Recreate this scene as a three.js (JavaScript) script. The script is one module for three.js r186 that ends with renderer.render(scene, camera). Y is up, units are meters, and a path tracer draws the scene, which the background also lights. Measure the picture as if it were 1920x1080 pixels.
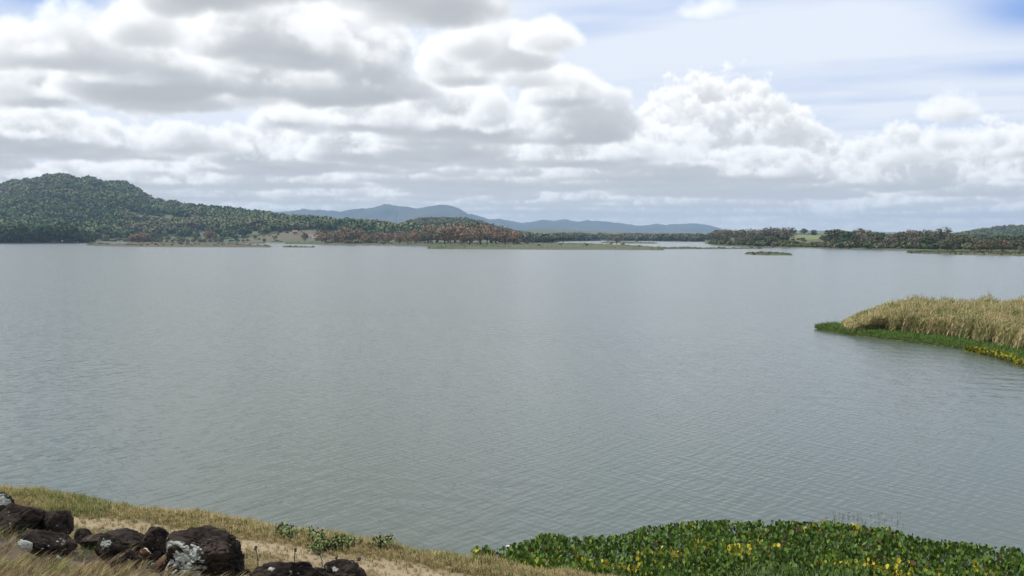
import * as THREE from 'three';
import { mergeGeometries, mergeVertices } from 'three/addons/utils/BufferGeometryUtils.js';
import { MarchingCubes } from 'three/addons/objects/MarchingCubes.js';

// ---------------------------------------------------------------- camera, sun, exposure
const F = 1883, PITCH = Math.atan(98 / F), EYE = 8;            // focal length of the 1920 wide picture, eye height above the lake
const scene = new THREE.Scene();
const camera = new THREE.PerspectiveCamera(2 * Math.atan(540 / F) * 180 / Math.PI, 16 / 9, 0.5, 60000);
camera.position.set(0, EYE, 0);
camera.rotation.set(-PITCH, 0, 0);
const renderer = new THREE.WebGLRenderer({ antialias: true });
renderer.setSize(1024, 576);
renderer.toneMapping = THREE.LinearToneMapping;
renderer.toneMappingExposure = 1.1;
renderer.shadowMap.enabled = true;
const SUN = new THREE.Vector3(-0.47, 0.85, -0.2).normalize();
const sun = new THREE.DirectionalLight(new THREE.Color(1, 0.95, 0.87), 3.0);
sun.position.copy(SUN).multiplyScalar(400);
sun.castShadow = true;
sun.shadow.mapSize.set(4096, 4096);
Object.assign(sun.shadow.camera, { left: -60, right: 60, top: 120, bottom: -60, near: 1, far: 1200 });
sun.shadow.radius = 2;
scene.add(sun, sun.target);

// ---------------------------------------------------------------- small maths
function rng(seed) { let s = seed | 0; return () => { s = (s + 0x6d2b79f5) | 0; let t = Math.imul(s ^ (s >>> 15), 1 | s); t = (t + Math.imul(t ^ (t >>> 7), 61 | t)) ^ t; return ((t ^ (t >>> 14)) >>> 0) / 4294967296; }; }
const clamp = (x, a = 0, b = 1) => x < a ? a : x > b ? b : x;
const lerp = (a, b, t) => a + (b - a) * t;
const sstep = (a, b, x) => { const t = clamp((x - a) / (b - a)); return t * t * (3 - 2 * t); };
function table(pts) { return (x) => { if (x <= pts[0][0]) return pts[0][1]; for (let i = 1; i < pts.length; i++) if (x <= pts[i][0]) return lerp(pts[i - 1][1], pts[i][1], (x - pts[i - 1][0]) / (pts[i][0] - pts[i - 1][0])); return pts[pts.length - 1][1]; }; }
const PERM = new Uint8Array(512), GRAD = new Float32Array(256); { const r = rng(77); const p = [...Array(256).keys()]; for (let i = 255; i > 0; i--) { const j = Math.floor(r() * (i + 1)); [p[i], p[j]] = [p[j], p[i]]; } for (let i = 0; i < 512; i++) PERM[i] = p[i & 255]; for (let i = 0; i < 256; i++) GRAD[i] = r() * 2 - 1; }
function vn2(x, y) { const xi = Math.floor(x), yi = Math.floor(y); let fx = x - xi, fy = y - yi; fx = fx * fx * fx * (fx * (fx * 6 - 15) + 10); fy = fy * fy * fy * (fy * (fy * 6 - 15) + 10); const a = PERM[xi & 255], b = PERM[(xi + 1) & 255], j = yi & 255, k = (yi + 1) & 255; const v00 = GRAD[PERM[a + j]], v10 = GRAD[PERM[b + j]], v01 = GRAD[PERM[a + k]], v11 = GRAD[PERM[b + k]]; return lerp(lerp(v00, v10, fx), lerp(v01, v11, fx), fy); }
function fbm2(x, y, o = 4) { let s = 0, a = 0.5; for (let i = 0; i < o; i++) { s += a * vn2(x, y); x = x * 2.03 + 17.1; y = y * 2.03 + 9.7; a *= 0.5; } return s; }
function vn3(x, y, z) { const xi = Math.floor(x), yi = Math.floor(y), zi = Math.floor(z); let fx = x - xi, fy = y - yi, fz = z - zi; fx = fx * fx * (3 - 2 * fx); fy = fy * fy * (3 - 2 * fy); fz = fz * fz * (3 - 2 * fz); let r = 0; for (let k = 0; k < 2; k++) for (let j = 0; j < 2; j++) for (let i = 0; i < 2; i++) r += GRAD[PERM[PERM[PERM[(xi + i) & 255] + ((yi + j) & 255)] + ((zi + k) & 255)]] * (i ? fx : 1 - fx) * (j ? fy : 1 - fy) * (k ? fz : 1 - fz); return r; }
function fbm3(x, y, z, o = 4) { let s = 0, a = 0.5; for (let i = 0; i < o; i++) { s += a * vn3(x, y, z); x = x * 2.03 + 5.2; y = y * 2.03 + 1.3; z = z * 2.03 + 8.1; a *= 0.5; } return s; }
const CP = Math.cos(PITCH), SP = Math.sin(PITCH);
const elevation = (py) => Math.atan2((540 - py) / F * CP - SP, CP + (540 - py) / F * SP);     // of a picture row
const tanUp = (py) => Math.tan(elevation(py));
const depthOf = (py, y = 0) => (EYE - y) / -tanUp(py);                                         // how far off a row meets the level y
const acrossOf = (px, D) => (px - 960) / F * D;                                                // sideways place of a column at depth D
const heightOf = (py, D) => EYE + D * tanUp(py);
// ---------------------------------------------------------------- sky: air, thin high cloud and cumulus, marched through as volumes
const SKY = (() => {
  const W = 4096, H = 2048, data = new Float32Array(W * H * 4);
  // tiling 3D noise: billows (cellular) softened by value noise
  const N = 64, vol = new Float32Array(N * N * N);
  { const cell = (n, seed) => { const r = rng(seed), p = new Float32Array(n * n * n * 3); for (let i = 0; i < p.length; i++) p[i] = r(); return (x, y, z) => { x *= n; y *= n; z *= n; const xi = Math.floor(x), yi = Math.floor(y), zi = Math.floor(z); let best = 9; for (let k = -1; k < 2; k++) for (let j = -1; j < 2; j++) for (let i = -1; i < 2; i++) { const q = ((((zi + k + n) % n) * n + (yi + j + n) % n) * n + (xi + i + n) % n) * 3; const dx = xi + i + p[q] - x, dy = yi + j + p[q + 1] - y, dz = zi + k + p[q + 2] - z, d = dx * dx + dy * dy + dz * dz; if (d < best) best = d; } return 1 - Math.min(1, Math.sqrt(best)); }; };
    const c1 = cell(5, 11), c2 = cell(10, 12), c3 = cell(19, 13);
    for (let z = 0, i = 0; z < N; z++) for (let y = 0; y < N; y++) for (let x = 0; x < N; x++, i++) { const a = x / N, b = y / N, c = z / N; vol[i] = 0.58 * c1(a, b, c) + 0.28 * c2(a, b, c) + 0.14 * c3(a, b, c); } }
  function tex(x, y, z) { x *= N; y *= N; z *= N; const xi = Math.floor(x), yi = Math.floor(y), zi = Math.floor(z), fx = x - xi, fy = y - yi, fz = z - zi; const x0 = xi & 63, x1 = (xi + 1) & 63, y0 = (yi & 63) << 6, y1 = ((yi + 1) & 63) << 6, z0 = (zi & 63) << 12, z1 = ((zi + 1) & 63) << 12; const a = vol[z0 + y0 + x0], b = vol[z0 + y0 + x1], c = vol[z0 + y1 + x0], d = vol[z0 + y1 + x1], e = vol[z1 + y0 + x0], f = vol[z1 + y0 + x1], g = vol[z1 + y1 + x0], h = vol[z1 + y1 + x1]; const l = (p, q, t) => p + (q - p) * t; return l(l(l(a, b, fx), l(c, d, fx), fy), l(l(e, f, fx), l(g, h, fx), fy), fz); }
  const BASE = 1000;
  // the cumulus one can tell apart: [column, row of the base, half width in columns, row of the top, weight, depth factor]
  const seen = [
    [620, 166, 330, -60, 1.05, 0.7], [860, 150, 150, 30, 0.95, 0.8], [500, 90, 260, -140, 1.0, 0.9], [310, 196, 190, 70, 1.0, 0.8], [50, 186, 140, 34, 1.0, 0.9], [-140, 180, 160, 20, 1.0, 1],
    [110, 262, 220, 196, 0.95, 0.8], [660, 232, 130, 182, 0.9, 0.8], [520, 312, 150, 244, 0.95, 0.8], [250, 318, 150, 268, 0.9, 0.8], [700, 300, 140, 240, 0.9, 0.8], [60, 330, 150, 280, 0.9, 0.8],
    [930, 262, 230, 120, 1.0, 0.4], [1070, 262, 170, 85, 1.0, 0.3], [1015, 94, 110, 15, 1.05, 0.4], [960, 120, 130, 20, 1.0, 0.5], [985, 160, 140, 50, 1.05, 0.45], [1055, 195, 120, 90, 1.0, 0.4], [370, 278, 150, 205, 1.0, 0.8], [880, 95, 130, -10, 0.95, 0.5], [860, 322, 130, 262, 0.9, 0.8], [1060, 330, 130, 285, 0.9, 0.8],
    [1340, 352, 235, 142, 1.4, 0.8], [1215, 330, 170, 200, 1.25, 0.6], [1465, 362, 190, 212, 1.3, 0.6], [1290, 376, 260, 290, 1.05, 0.8], [1325, 262, 80, 150, 0.8, 0.6],
    [1680, 345, 135, 205, 1.2, 0.6], [1850, 355, 190, 215, 1.25, 0.6], [1780, 390, 280, 310, 1.1, 0.7], [1980, 330, 150, 220, 1.05, 0.7], [1800, 222, 170, 118, 0.8, 0.35], [1730, 300, 150, 215, 0.9, 0.5], [1790, 268, 120, 195, 0.75, 0.6],
    [1500, 398, 60, 384, 0.8, 1], [1670, 400, 50, 380, 0.8, 1], [1280, 398, 70, 382, 0.8, 1], [1400, 402, 50, 388, 0.8, 1],
    [1300, 26, 160, -40, 0.6, 0.6],
  ];
  const clouds = seen.map(([px, by, hw, ty, w, dep]) => { const D = BASE / tanUp(by), r = hw / F * D, Dc = D + r * dep * 0.75; return { x: acrossOf(px, Dc), z: -Dc, rx: r, rz: Math.max(r * dep, 500), top: Math.max(250, heightOf(ty, Dc) - BASE), w, a: Math.atan2(acrossOf(px, Dc), Dc), aw: Math.atan2(r * 1.3 + 200, Dc) }; });
  // elsewhere: a field of cumulus of the same kind, denser to the left and low over the horizon as in view
  function field(x, z, D) {
    const n = fbm2(x / 2600 + 3.3, z / 2600 + 1.7, 3) * 1.5;
    const col = 960 + F * x / Math.max(1, -z);
    let cov = 0.12;
    if (-z > Math.abs(x) * 0.4) { // ahead
      const row = D;
      cov = lerp(lerp(0.36, -0.05, sstep(640, 1040, col)), lerp(0.42, 0.24, sstep(1130, 1280, col)), sstep(7000, 11000, row));
      cov -= 1.3 * (1 - sstep(6000, 15000, row)) * sstep(930, 1100, col);
      cov -= 0.5 * sstep(1480, 1560, col) * sstep(18000, 22000, row) * (1 - sstep(1600, 1640, col)) * (1 - sstep(40000, 42000, row));
      cov -= 1.5 * Math.exp(-(((col - 105) / 90) ** 2) - ((row - 4200) / 1300) ** 2);
    }
    return n + cov;
  }
  function density(px, py, pz, list, fine) {
    const hgt = py - BASE; if (hgt < -60) return 0;
    let E = -1;
    for (const c of list) { const dx = (px - c.x) / c.rx, dz = (pz - c.z) / c.rz, r2 = dx * dx + dz * dz; if (r2 > 1.3) continue; const f = hgt / c.top, e = c.w - r2 * 0.95 - (f > 0 ? f * f * 0.95 : 0); if (e > E) E = e; }
    const D = Math.hypot(px, pz), fl = field(px, pz, D);
    if (fl > 0) { const f = hgt / (260 + 620 * Math.min(1, fl)); const e = Math.min(1, fl * 1.6) - f * f * 0.9; if (e > E) E = e; }
    if (E <= 0) return 0;
    E *= clamp((hgt + 60) / 110);
    const s = 1 / 3400; let n = tex(px * s, py * s * 1.15, pz * s);
    let v = E * 1.12 - (1 - n) * 1.3 + 0.1;
    if (v < -0.42) return 0;
    if (fine) { const q = 1 / 820; v += (tex(px * q + 0.3, py * q, pz * q) - 0.5) * 0.54; const q2 = 1 / 230; if (fine > 1) v += (tex(px * q2, py * q2, pz * q2) - 0.5) * 0.24; }
    return v <= 0 ? 0 : Math.min(1, v * 2.6);
  }
  const SIG = 0.0135, lsteps = [50, 90, 150, 260, 420, 650];
  const air = (up) => { const t = Math.pow(clamp(1 - up), 8); return [lerp(0.1, 0.86, t), lerp(0.3, 0.88, t), lerp(0.76, 0.9, t)]; };
  function look(ax, el, fine, out) {   // ax: azimuth from straight ahead, to the right
    const ce = Math.cos(el), se = Math.sin(el), dx = Math.sin(ax) * ce, dz = -Math.cos(ax) * ce, dy = se;
    let [r, g, b] = air(se);
    // thin high veil
    const th = 7000 / Math.max(0.03, se), vx = dx * th, vz = dz * th;
    const st = fbm2(vx / 9000 + vz / 30000 + 5, vz / 5200 - vx / 16000 + 2, 5), wide = fbm2(vx / 30000 + 1.2, vz / 30000 + 7.9, 2);
    const col = 960 + F * Math.tan(clamp(ax, -1.2, 1.2)), row = 442 - F * Math.tan(el);
    let veil = clamp(0.97 + st * 0.65 + wide * 0.4);
    const gap = Math.exp(-(((col - 1930) / 130) ** 2) - ((row - 70 + (col - 1900) * -0.05) / 40) ** 2) * 1.0 + 0.6 * Math.exp(-(((col - 1900) / 120) ** 2) - ((row - 165) / 16) ** 2) + 0.12 * Math.exp(-(((col - 1090) / 120) ** 2) - ((row - 20) / 45) ** 2) + 0.9 * Math.exp(-(((col - 105) / 110) ** 2) - ((row - 10) / 60) ** 2);
    if (Math.abs(ax) < 1.2) veil *= 1 - clamp(gap);
    veil *= 0.92 * (1 - 0.3 * sstep(0.3, 1, se));
    r = lerp(r, 0.83, veil); g = lerp(g, 0.875, veil); b = lerp(b, 0.945, veil);
    // glow of the air round the sun
    const cs = dx * SUN.x + dy * SUN.y + dz * SUN.z, glow = 0.35 * Math.pow(clamp(cs), 24); r += glow; g += glow; b += glow * 0.95;
    el = Math.sqrt(el * el + 0.00026);
    // march
    const s2 = Math.sin(el); let t = (BASE - 60) / s2; const tEnd = Math.min(90000, 4200 / s2);
    const list = clouds.filter((c) => Math.abs(c.a - ax) < c.aw + 0.06);
    let T = 1, R = 0, G = 0, B = 0, dist = 0, wsum = 0;
    const ph = 0.82 + 0.5 * Math.pow(clamp(cs * 0.5 + 0.5), 6);
    t += (out.j % 7) / 7 * t * 0.006;
    while (t < tEnd && T > 0.02) {
      const x = dx * t, y = s2 * t, z = dz * t; let step = Math.max(28, t * (fine ? 0.0085 : 0.013));
      const d = density(x, y, z, list, fine);
      if (d > 0) {
        let od = 0, lx = x, ly = y, lz = z; for (const L of lsteps) { lx += SUN.x * L; ly += SUN.y * L; lz += SUN.z * L; od += density(lx, ly, lz, list, 0) * L; }
        od *= SIG * 1.45;
        const lit = (0.46 * Math.exp(-od) + 0.44 * Math.exp(-od * 0.3)) * ph, hf = clamp((y - BASE) / 900), amb = 0.385 + 0.1 * hf;
        const a = 1 - Math.exp(-d * SIG * step), w = T * a;
        R += w * (lit * 1.0 + amb * 0.93); G += w * (lit * 0.99 + amb * 0.985); B += w * (lit * 0.965 + amb * 1.05);
        dist += w * t; wsum += w; T *= 1 - a;
      } else step *= 1.5;
      t += step;
    }
    if (wsum > 0) { const hz = 1 - Math.exp(-dist / wsum / 48000); R = lerp(R, 0.97 * wsum, hz); G = lerp(G, 0.96 * wsum, hz); B = lerp(B, 0.95 * wsum, hz); }
    out[0] = r * T + R; out[1] = g * T + G; out[2] = b * T + B;
  }
  const out = [0, 0, 0]; out.j = 0;
  // coarse all round, fine where the picture looks (the same sky either way)
  const cw = 512, ch = 128, coarse = new Float32Array(cw * ch * 3);
  for (let j = 0; j < ch; j++) for (let i = 0; i < cw; i++) { const el = (j + 0.5) / ch * Math.PI / 2, u = (i + 0.5) / cw; const ang = (u - 0.5) * 2 * Math.PI; const ax = Math.atan2(Math.cos(ang), -Math.sin(ang)); out.j = i * 3 + j * 5; look(ax, el, 1, out); coarse.set(out, (j * cw + i) * 3); }
  const ground = [0.3, 0.31, 0.3];
  for (let j = 0; j < H; j++) {
    const el = ((j + 0.5) / H - 0.5) * Math.PI;
    for (let i = 0; i < W; i++) {
      const o = (j * W + i) * 4; data[o + 3] = 1;
      if (el < 0) { data[o] = ground[0]; data[o + 1] = ground[1]; data[o + 2] = ground[2]; continue; }
      const ang = ((i + 0.5) / W - 0.5) * 2 * Math.PI, ax = Math.atan2(Math.cos(ang), -Math.sin(ang));
      const edge = Math.max(Math.abs(ax) / 0.52, el / 0.262);
      if (edge < 1) { out.j = i * 3 + j * 5; look(ax, el, 2, out); data[o] = out[0]; data[o + 1] = out[1]; data[o + 2] = out[2]; }
      if (edge > 0.94) {
        let u = (i + 0.5) / W * cw - 0.5, v = el / (Math.PI / 2) * ch - 0.5; v = clamp(v, 0, ch - 1.001); const ui = Math.floor(u), vi = Math.floor(v), fu = u - ui, fv = v - vi, a = (ui + cw) % cw, b = (ui + 1 + cw) % cw, mixed = sstep(0.94, 1, edge);
        for (let c = 0; c < 3; c++) { const q = lerp(lerp(coarse[(vi * cw + a) * 3 + c], coarse[(vi * cw + b) * 3 + c], fu), lerp(coarse[((vi + 1) * cw + a) * 3 + c], coarse[((vi + 1) * cw + b) * 3 + c], fu), fv); data[o + c] = edge < 1 ? lerp(data[o + c], q, mixed) : q; }
      }
    }
  }
  const t = new THREE.DataTexture(data, W, H, THREE.RGBAFormat, THREE.FloatType);
  t.mapping = THREE.EquirectangularReflectionMapping; t.magFilter = THREE.LinearFilter; t.wrapS = THREE.RepeatWrapping; t.needsUpdate = true;
  return t;
})();
scene.background = SKY;
scene.environment = SKY;
// ---------------------------------------------------------------- helpers for objects
const taken = new Map();
function numbered(name) { const n = taken.get(name) ?? 0; taken.set(name, n + 1); return n ? `${name}_${String(n).padStart(3, '0')}` : name; }
function tag(o, label, category, group, kind) { o.name = numbered(o.name); o.userData.label = label; if (category) o.userData.category = category; if (group) o.userData.group = group; if (kind) o.userData.kind = kind; scene.add(o); o.traverse((c) => { if (c.isMesh) { c.castShadow = true; c.receiveShadow = true; } }); return o; }
function mesh(name, g, m, parent) { const o = new THREE.Mesh(g, m); o.name = name; if (parent) parent.add(o); return o; }
function group(name, x = 0, y = 0, z = 0, turn = 0) { const g = new THREE.Group(); g.name = name; g.position.set(x, y, z); g.rotation.y = turn; return g; }
const rgb = (r, g, b) => new THREE.Color().setRGB(r, g, b);
const mat = (r, g, b, rough = 0.9, more = {}) => new THREE.MeshStandardMaterial({ color: rgb(r, g, b), roughness: rough, ...more });
const vmat = (rough = 0.95, more = {}) => new THREE.MeshStandardMaterial({ vertexColors: true, roughness: rough, ...more });
const ORD = ['first', 'second', 'third', 'fourth', 'fifth', 'sixth', 'seventh', 'eighth', 'ninth', 'tenth', 'eleventh', 'twelfth', 'thirteenth', 'fourteenth', 'fifteenth', 'sixteenth', 'seventeenth', 'eighteenth', 'nineteenth', 'twentieth', 'twenty-first', 'twenty-second', 'twenty-third', 'twenty-fourth', 'twenty-fifth', 'twenty-sixth', 'twenty-seventh', 'twenty-eighth', 'twenty-ninth', 'thirtieth', ...['first', 'second', 'third', 'fourth', 'fifth', 'sixth', 'seventh', 'eighth', 'ninth'].map((w) => 'thirty-' + w), 'fortieth', ...['first', 'second', 'third', 'fourth', 'fifth'].map((w) => 'forty-' + w)];

// a sheet of land between a front and a back depth for each column; hFn and cFn take (column, depth, share of the way back)
function land(name, us, dFn, nD, hFn, cFn, label, category = 'land', power = 1) {
  const nu = us.length, pos = [], col = [], idx = [];
  for (let j = 0; j <= nD; j++) for (let i = 0; i < nu; i++) {
    const u = us[i], [d0, d1] = dFn(u), t = Math.pow(j / nD, power), D = lerp(d0, d1, t), h = hFn(u, D, t);
    pos.push(acrossOf(u, D), h, -D); col.push(...cFn(u, D, h, t));
    if (i < nu - 1 && j < nD) { const a = j * nu + i; idx.push(a, a + 1, a + nu, a + 1, a + nu + 1, a + nu); }
  }
  const g = new THREE.BufferGeometry();
  g.setAttribute('position', new THREE.Float32BufferAttribute(pos, 3)); g.setAttribute('color', new THREE.Float32BufferAttribute(col, 3)); g.setIndex(idx); g.computeVertexNormals();
  return tag(mesh(name, g, vmat(0.95)), label, category, null, 'structure');
}
const range = (a, b, n) => Array.from({ length: n }, (_, i) => lerp(a, b, i / (n - 1)));
const mixc = (a, b, t) => [lerp(a[0], b[0], t), lerp(a[1], b[1], t), lerp(a[2], b[2], t)];
const GRASS = [0.062, 0.085, 0.026], DRY = [0.115, 0.1, 0.045], EARTH = [0.12, 0.085, 0.055], FLOOR = [0.085, 0.1, 0.045], MUD = [0.1, 0.085, 0.06];
function turf(x, z, scale = 40) { const n = fbm2(x / scale + 9, z / scale + 4, 4) + 0.4 * fbm2(x / 4, z / 4, 2), m = fbm2(x / (scale * 2.3) + 31, z / (scale * 2.3) + 12, 3); let c = mixc(GRASS, DRY, sstep(-0.15, 0.45, n)); return mixc(c, EARTH, 0.6 * sstep(0.22, 0.5, m)); }

// ---------------------------------------------------------------- ground sheet, far plain, hills
{ const g = new THREE.PlaneGeometry(18000, 11600, 8, 8).rotateX(-Math.PI / 2).translate(0, -3.2, -5300); tag(mesh('ground', g, mat(0.09, 0.085, 0.055)), 'brown lake bed and ground under everything', 'ground', null, 'structure'); }

// the mainland with the wooded hill on the left
const ridgeRow = table([[-900, 420], [-500, 392], [-200, 362], [0, 350], [20, 342], [60, 338], [95, 330], [112, 327], [132, 329], [146, 337], [175, 334], [196, 343], [225, 340], [240, 345], [262, 356], [275, 367], [290, 375], [330, 376], [360, 380], [392, 384], [440, 389], [470, 393], [500, 394], [525, 401], [560, 403], [610, 408], [640, 415], [680, 413], [715, 414], [740, 423], [790, 428]]);
const ridgeDepth = table([[-900, 2600], [260, 2500], [330, 2150], [500, 1950], [790, 1700]]);
const mainFront = table([[-900, 457], [0, 456.3], [150, 455.6], [200, 454.2], [320, 453.6], [420, 453.4], [520, 455.2], [560, 455.5], [640, 456], [790, 456.3]]);
const mainFrontD = (u) => depthOf(mainFront(u));
const fieldEnd = table([[-900, 1250], [100, 1260], [170, 1300], [240, 1420], [360, 1480], [480, 1460], [640, 1330], [790, 1260]]);   // where the wood begins
function mainH(u, D) {
  const d0 = mainFrontD(u), d1 = fieldEnd(u) + 60, dr = ridgeDepth(u), x = acrossOf(u, D), top = heightOf(ridgeRow(u), dr) - 8;
  const edge = sstep(0, 10, D - d0) * 0.9 - 0.35;
  const low = edge + sstep(10, 320, D - d0) * lerp(7.5, 15, sstep(150, 260, u) * (1 - sstep(640, 700, u))) + fbm2(x / 60, D / 60, 3) * 2.2 * sstep(10, 90, D - d0);
  const knoll = 2.6 * Math.exp(-(((u - 556) / 24) ** 2) - ((D - 1290) / 45) ** 2);
  const t = clamp((D - d1) / (dr - d1)), fall = D > dr ? 1 - 0.55 * sstep(0, 900, D - dr) : 1;
  const rise = Math.pow(t, 1.25) * fall, spurs = fbm2(x / 210 + 5, D / 260 + 3, 4) * 0.34 * (1 - Math.pow(Math.abs(2 * t - 1), 2.0)) * (D < dr ? 1 : 0);
  const k = Math.max(0, rise + spurs); return (low + knoll) * (1 - Math.min(1, k)) + Math.max(0, top - 2 - 6 * sstep(280, 340, u)) * k;
}
land('left_hill', range(-900, 790, 260), (u) => [mainFrontD(u), 3600], 150, mainH, (u, D) => { const x = acrossOf(u, D), f = sstep(-40, 60, D - fieldEnd(u) + 60 * fbm2(x / 50, D / 50, 2)); return mixc(D - mainFrontD(u) < 9 ? MUD : turf(x, D, 55), FLOOR, f); }, 'wooded hill with grassy foot on the left shore', 'hill', 1.2);

// the low round hill behind the brown grove
const roundRow = table([[690, 436], [740, 425], [770, 415], [785, 411], [800, 409.5], [840, 408.5], [875, 410], [905, 416], [930, 425], [960, 432], [1010, 440]]);
const roundH = (u, D) => { const top = heightOf(roundRow(u), 1900) - 9; const t = (D - 1500) / 400; return 0.8 + Math.max(0, top) * (t < 1 ? sstep(0, 1, t) : 1 - 0.6 * sstep(1, 2.2, t)) * (1 + 0.25 * fbm2(u / 20, D / 90, 3) * (t < 0.9 ? 1 : 0)); };
land('round_hill', range(690, 1010, 70), () => [1480, 2500], 40, roundH, () => FLOOR, 'low round wooded hill behind the brown grove', 'hill');

// the far plain across the lake, reaching back to the mountains
const farFront = table([[-3000, 440.9 + 4], [600, 447], [780, 455], [960, 455.4], [1028, 455], [1046, 452.6], [1130, 451.2], [1220, 452], [1300, 453], [1420, 452.4], [1520, 452], [1700, 449], [4500, 446]]);
const farH = (u, D) => { const d0 = depthOf(farFront(u)); return -0.35 + sstep(0, 14, D - d0) * 1.1 + sstep(20, 1500, D - d0) * 7 + Math.max(0, fbm2(acrossOf(u, D) / 700 + 2, D / 900, 3)) * 40 * sstep(300, 2500, D - d0); };
land('far_plain', range(-600, 2600, 260), (u) => [depthOf(farFront(u)), 11000], 90, farH, (u, D) => { const x = acrossOf(u, D), d0 = depthOf(farFront(u)); return D - d0 < 10 ? MUD : mixc(turf(x, D, 130), FLOOR, 0.6 * sstep(30, 400, D - d0)); }, 'low plain on the far side of the lake', 'land', 2.6);

// blue mountains
const mtA = table([[-400, 425], [-100, 420], [200, 412], [420, 402], [522, 397], [570, 392], [590, 394], [637, 396], [680, 389], [697, 389], [724, 383.5], [750, 386.5], [772, 388], [781, 391], [805, 387], [826, 383], [860, 389], [870, 396], [878, 402], [890, 404], [918, 411], [940, 411], [980, 418], [1000, 416], [1014, 412], [1036, 414], [1058, 412], [1084, 417], [1100, 414], [1136, 415.5], [1160, 420], [1184, 422.5], [1211, 422.5], [1230, 419.5], [1250, 422.5], [1280, 420], [1306, 419], [1334, 425], [1356, 431], [1400, 437], [1500, 441], [1620, 443], [1900, 443], [2300, 435], [2800, 428]]);
const mtD = table([[-400, 9200], [560, 9200], [640, 8200], [870, 7900], [960, 9200], [1300, 9500], [2800, 9800]]);
const mtH = (u, D, t) => { const dr = mtD(u), top = heightOf(mtA(u), dr), x = acrossOf(u, D); const k = (D - (dr - 1800)) / 1800, rise = k < 1 ? Math.pow(clamp(k), 1.15) : 1 - 0.5 * sstep(1, 1.9, k); const spur = (Math.abs(fbm2(x / 430 + 7, D / 1000, 4)) * -0.8 + 0.2) * (k < 1 ? (1 - Math.pow(Math.abs(2 * k - 1), 2.4)) : 0); return 4 + Math.max(0, top - 4) * (rise + spur * 0.75) + (fbm2(x / 32, D / 40, 3) * 10 + fbm2(x / 170, D / 200, 2) * 14) * clamp(top / 110); };
land('mountain_range', range(-400, 2450, 1250), (u) => [mtD(u) - 1830, mtD(u) + 1500], 90, mtH, (u, D) => { const n = fbm2(acrossOf(u, D) / 260, D / 260, 4); return mixc([0.03, 0.042, 0.03], [0.065, 0.068, 0.045], sstep(-0.2, 0.5, n)); }, 'blue forested mountain range along the horizon', 'mountains');

// right: peninsula with woods and a clearing, and the hill behind it
const penFront = table([[1322, 456.8], [1330, 458], [1345, 459.5], [1400, 462], [1460, 464], [1590, 466.4], [1700, 468.8], [1800, 469.8], [1920, 470.5], [2700, 474]]);
const penD = (u) => depthOf(penFront(u));
const penH = (u, D) => { const q = D - penD(u), x = acrossOf(u, D), back = 1 - sstep(300, 480, q) * (u < 1480 ? 1 : 0.25), tip = sstep(1318, 1420, u); return -0.35 + sstep(0, 6, q) * 0.9 + back * (0.25 + 0.75 * tip) * (sstep(20, 210, q) * 8.2 * (1 - 0.45 * sstep(1560, 1640, u)) + fbm2(x / 45, D / 45, 3) * 1.3 * sstep(8, 60, q)); };
const clearing = (u, D) => sstep(1482, 1490, u) * (1 - sstep(1538, 1548, u)) * sstep(118, 130, D - penD(u)) * (1 - sstep(225, 240, D - penD(u)));
land('right_peninsula', range(1321, 2700, 220), (u) => [penD(u), penD(u) + 520], 90, penH, (u, D) => { const x = acrossOf(u, D), q = D - penD(u); return q < 5 ? EARTH : mixc(mixc(turf(x, D, 35), FLOOR, 0.55 * sstep(15, 40, q)), [0.15, 0.165, 0.05], clearing(u, D)); }, 'wooded peninsula on the right with a green clearing', 'land');
const rhRow = table([[1700, 447], [1760, 441], [1797, 437], [1830, 431], [1855, 427], [1880, 422.5], [1920, 423], [2050, 415], [2400, 420], [2800, 432]]);
const rhH = (u, D) => { const top = heightOf(rhRow(u), 2100) - 9, t = (D - 1600) / 500; return 0.6 + Math.max(0, top) * (t < 1 ? sstep(0, 1, t) : 1 - 0.5 * sstep(1, 2, t)) * (1 + 0.2 * fbm2(u / 30, D / 120, 3)); };
land('right_hill', range(1700, 2800, 90), () => [1590, 2700], 36, rhH, (u, D) => mixc(FLOOR, GRASS, sstep(0.1, 0.4, fbm2(u / 20, D / 80, 3))), 'low wooded hill behind the right peninsula', 'hill');

// spits and islets: front and back waterline rows by column
const isles = {};
function isle(name, key, u0, u1, front, back, rise, label, colour) {
  const fr = table(front), bk = table(back), us = range(u0, u1, Math.max(24, Math.round((u1 - u0) / 3)));
  const lim = (u) => { const j = 0.5 * fbm2(u / 7, key.length * 3.3, 3); const a = depthOf(fr(u) + j * 0.35), b = Math.max(a + 1.5, depthOf(bk(u) + j * 0.2)); return [a, b]; };
  const h = (u, D) => { const [a, b] = lim(u), k = Math.min(8, (b - a) * 0.4 + 0.5), e = Math.min(sstep(0, k, D - a), sstep(0, k, b - D), sstep(0, 4, u - u0 + 0.3), sstep(0, 4, u1 - u + 0.3)); return -0.25 + e * (0.45 + rise) + e * rise * fbm2(acrossOf(u, D) / 14, D / 14, 3); };
  isles[key] = { h, lim, u0, u1 };
  return land(name, us, lim, 22, h, (u, D) => { const hh = h(u, D); return hh < 0.08 ? MUD : colour(acrossOf(u, D), D).map((v) => v * 0.8); }, label, 'islet');
}
isle('spit', 'left', 162, 508, [[162, 459.8], [187, 461.6], [240, 462.8], [325, 463.8], [508, 463.9]], [[162, 459.5], [190, 458.3], [240, 459.4], [290, 458], [330, 455.8], [410, 456], [440, 458.5], [480, 461.5], [508, 463.6]], 0.7, 'low brown and green spit in front of left shore', (x, z) => mixc(turf(x, z, 25), EARTH, 0.35));
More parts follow.
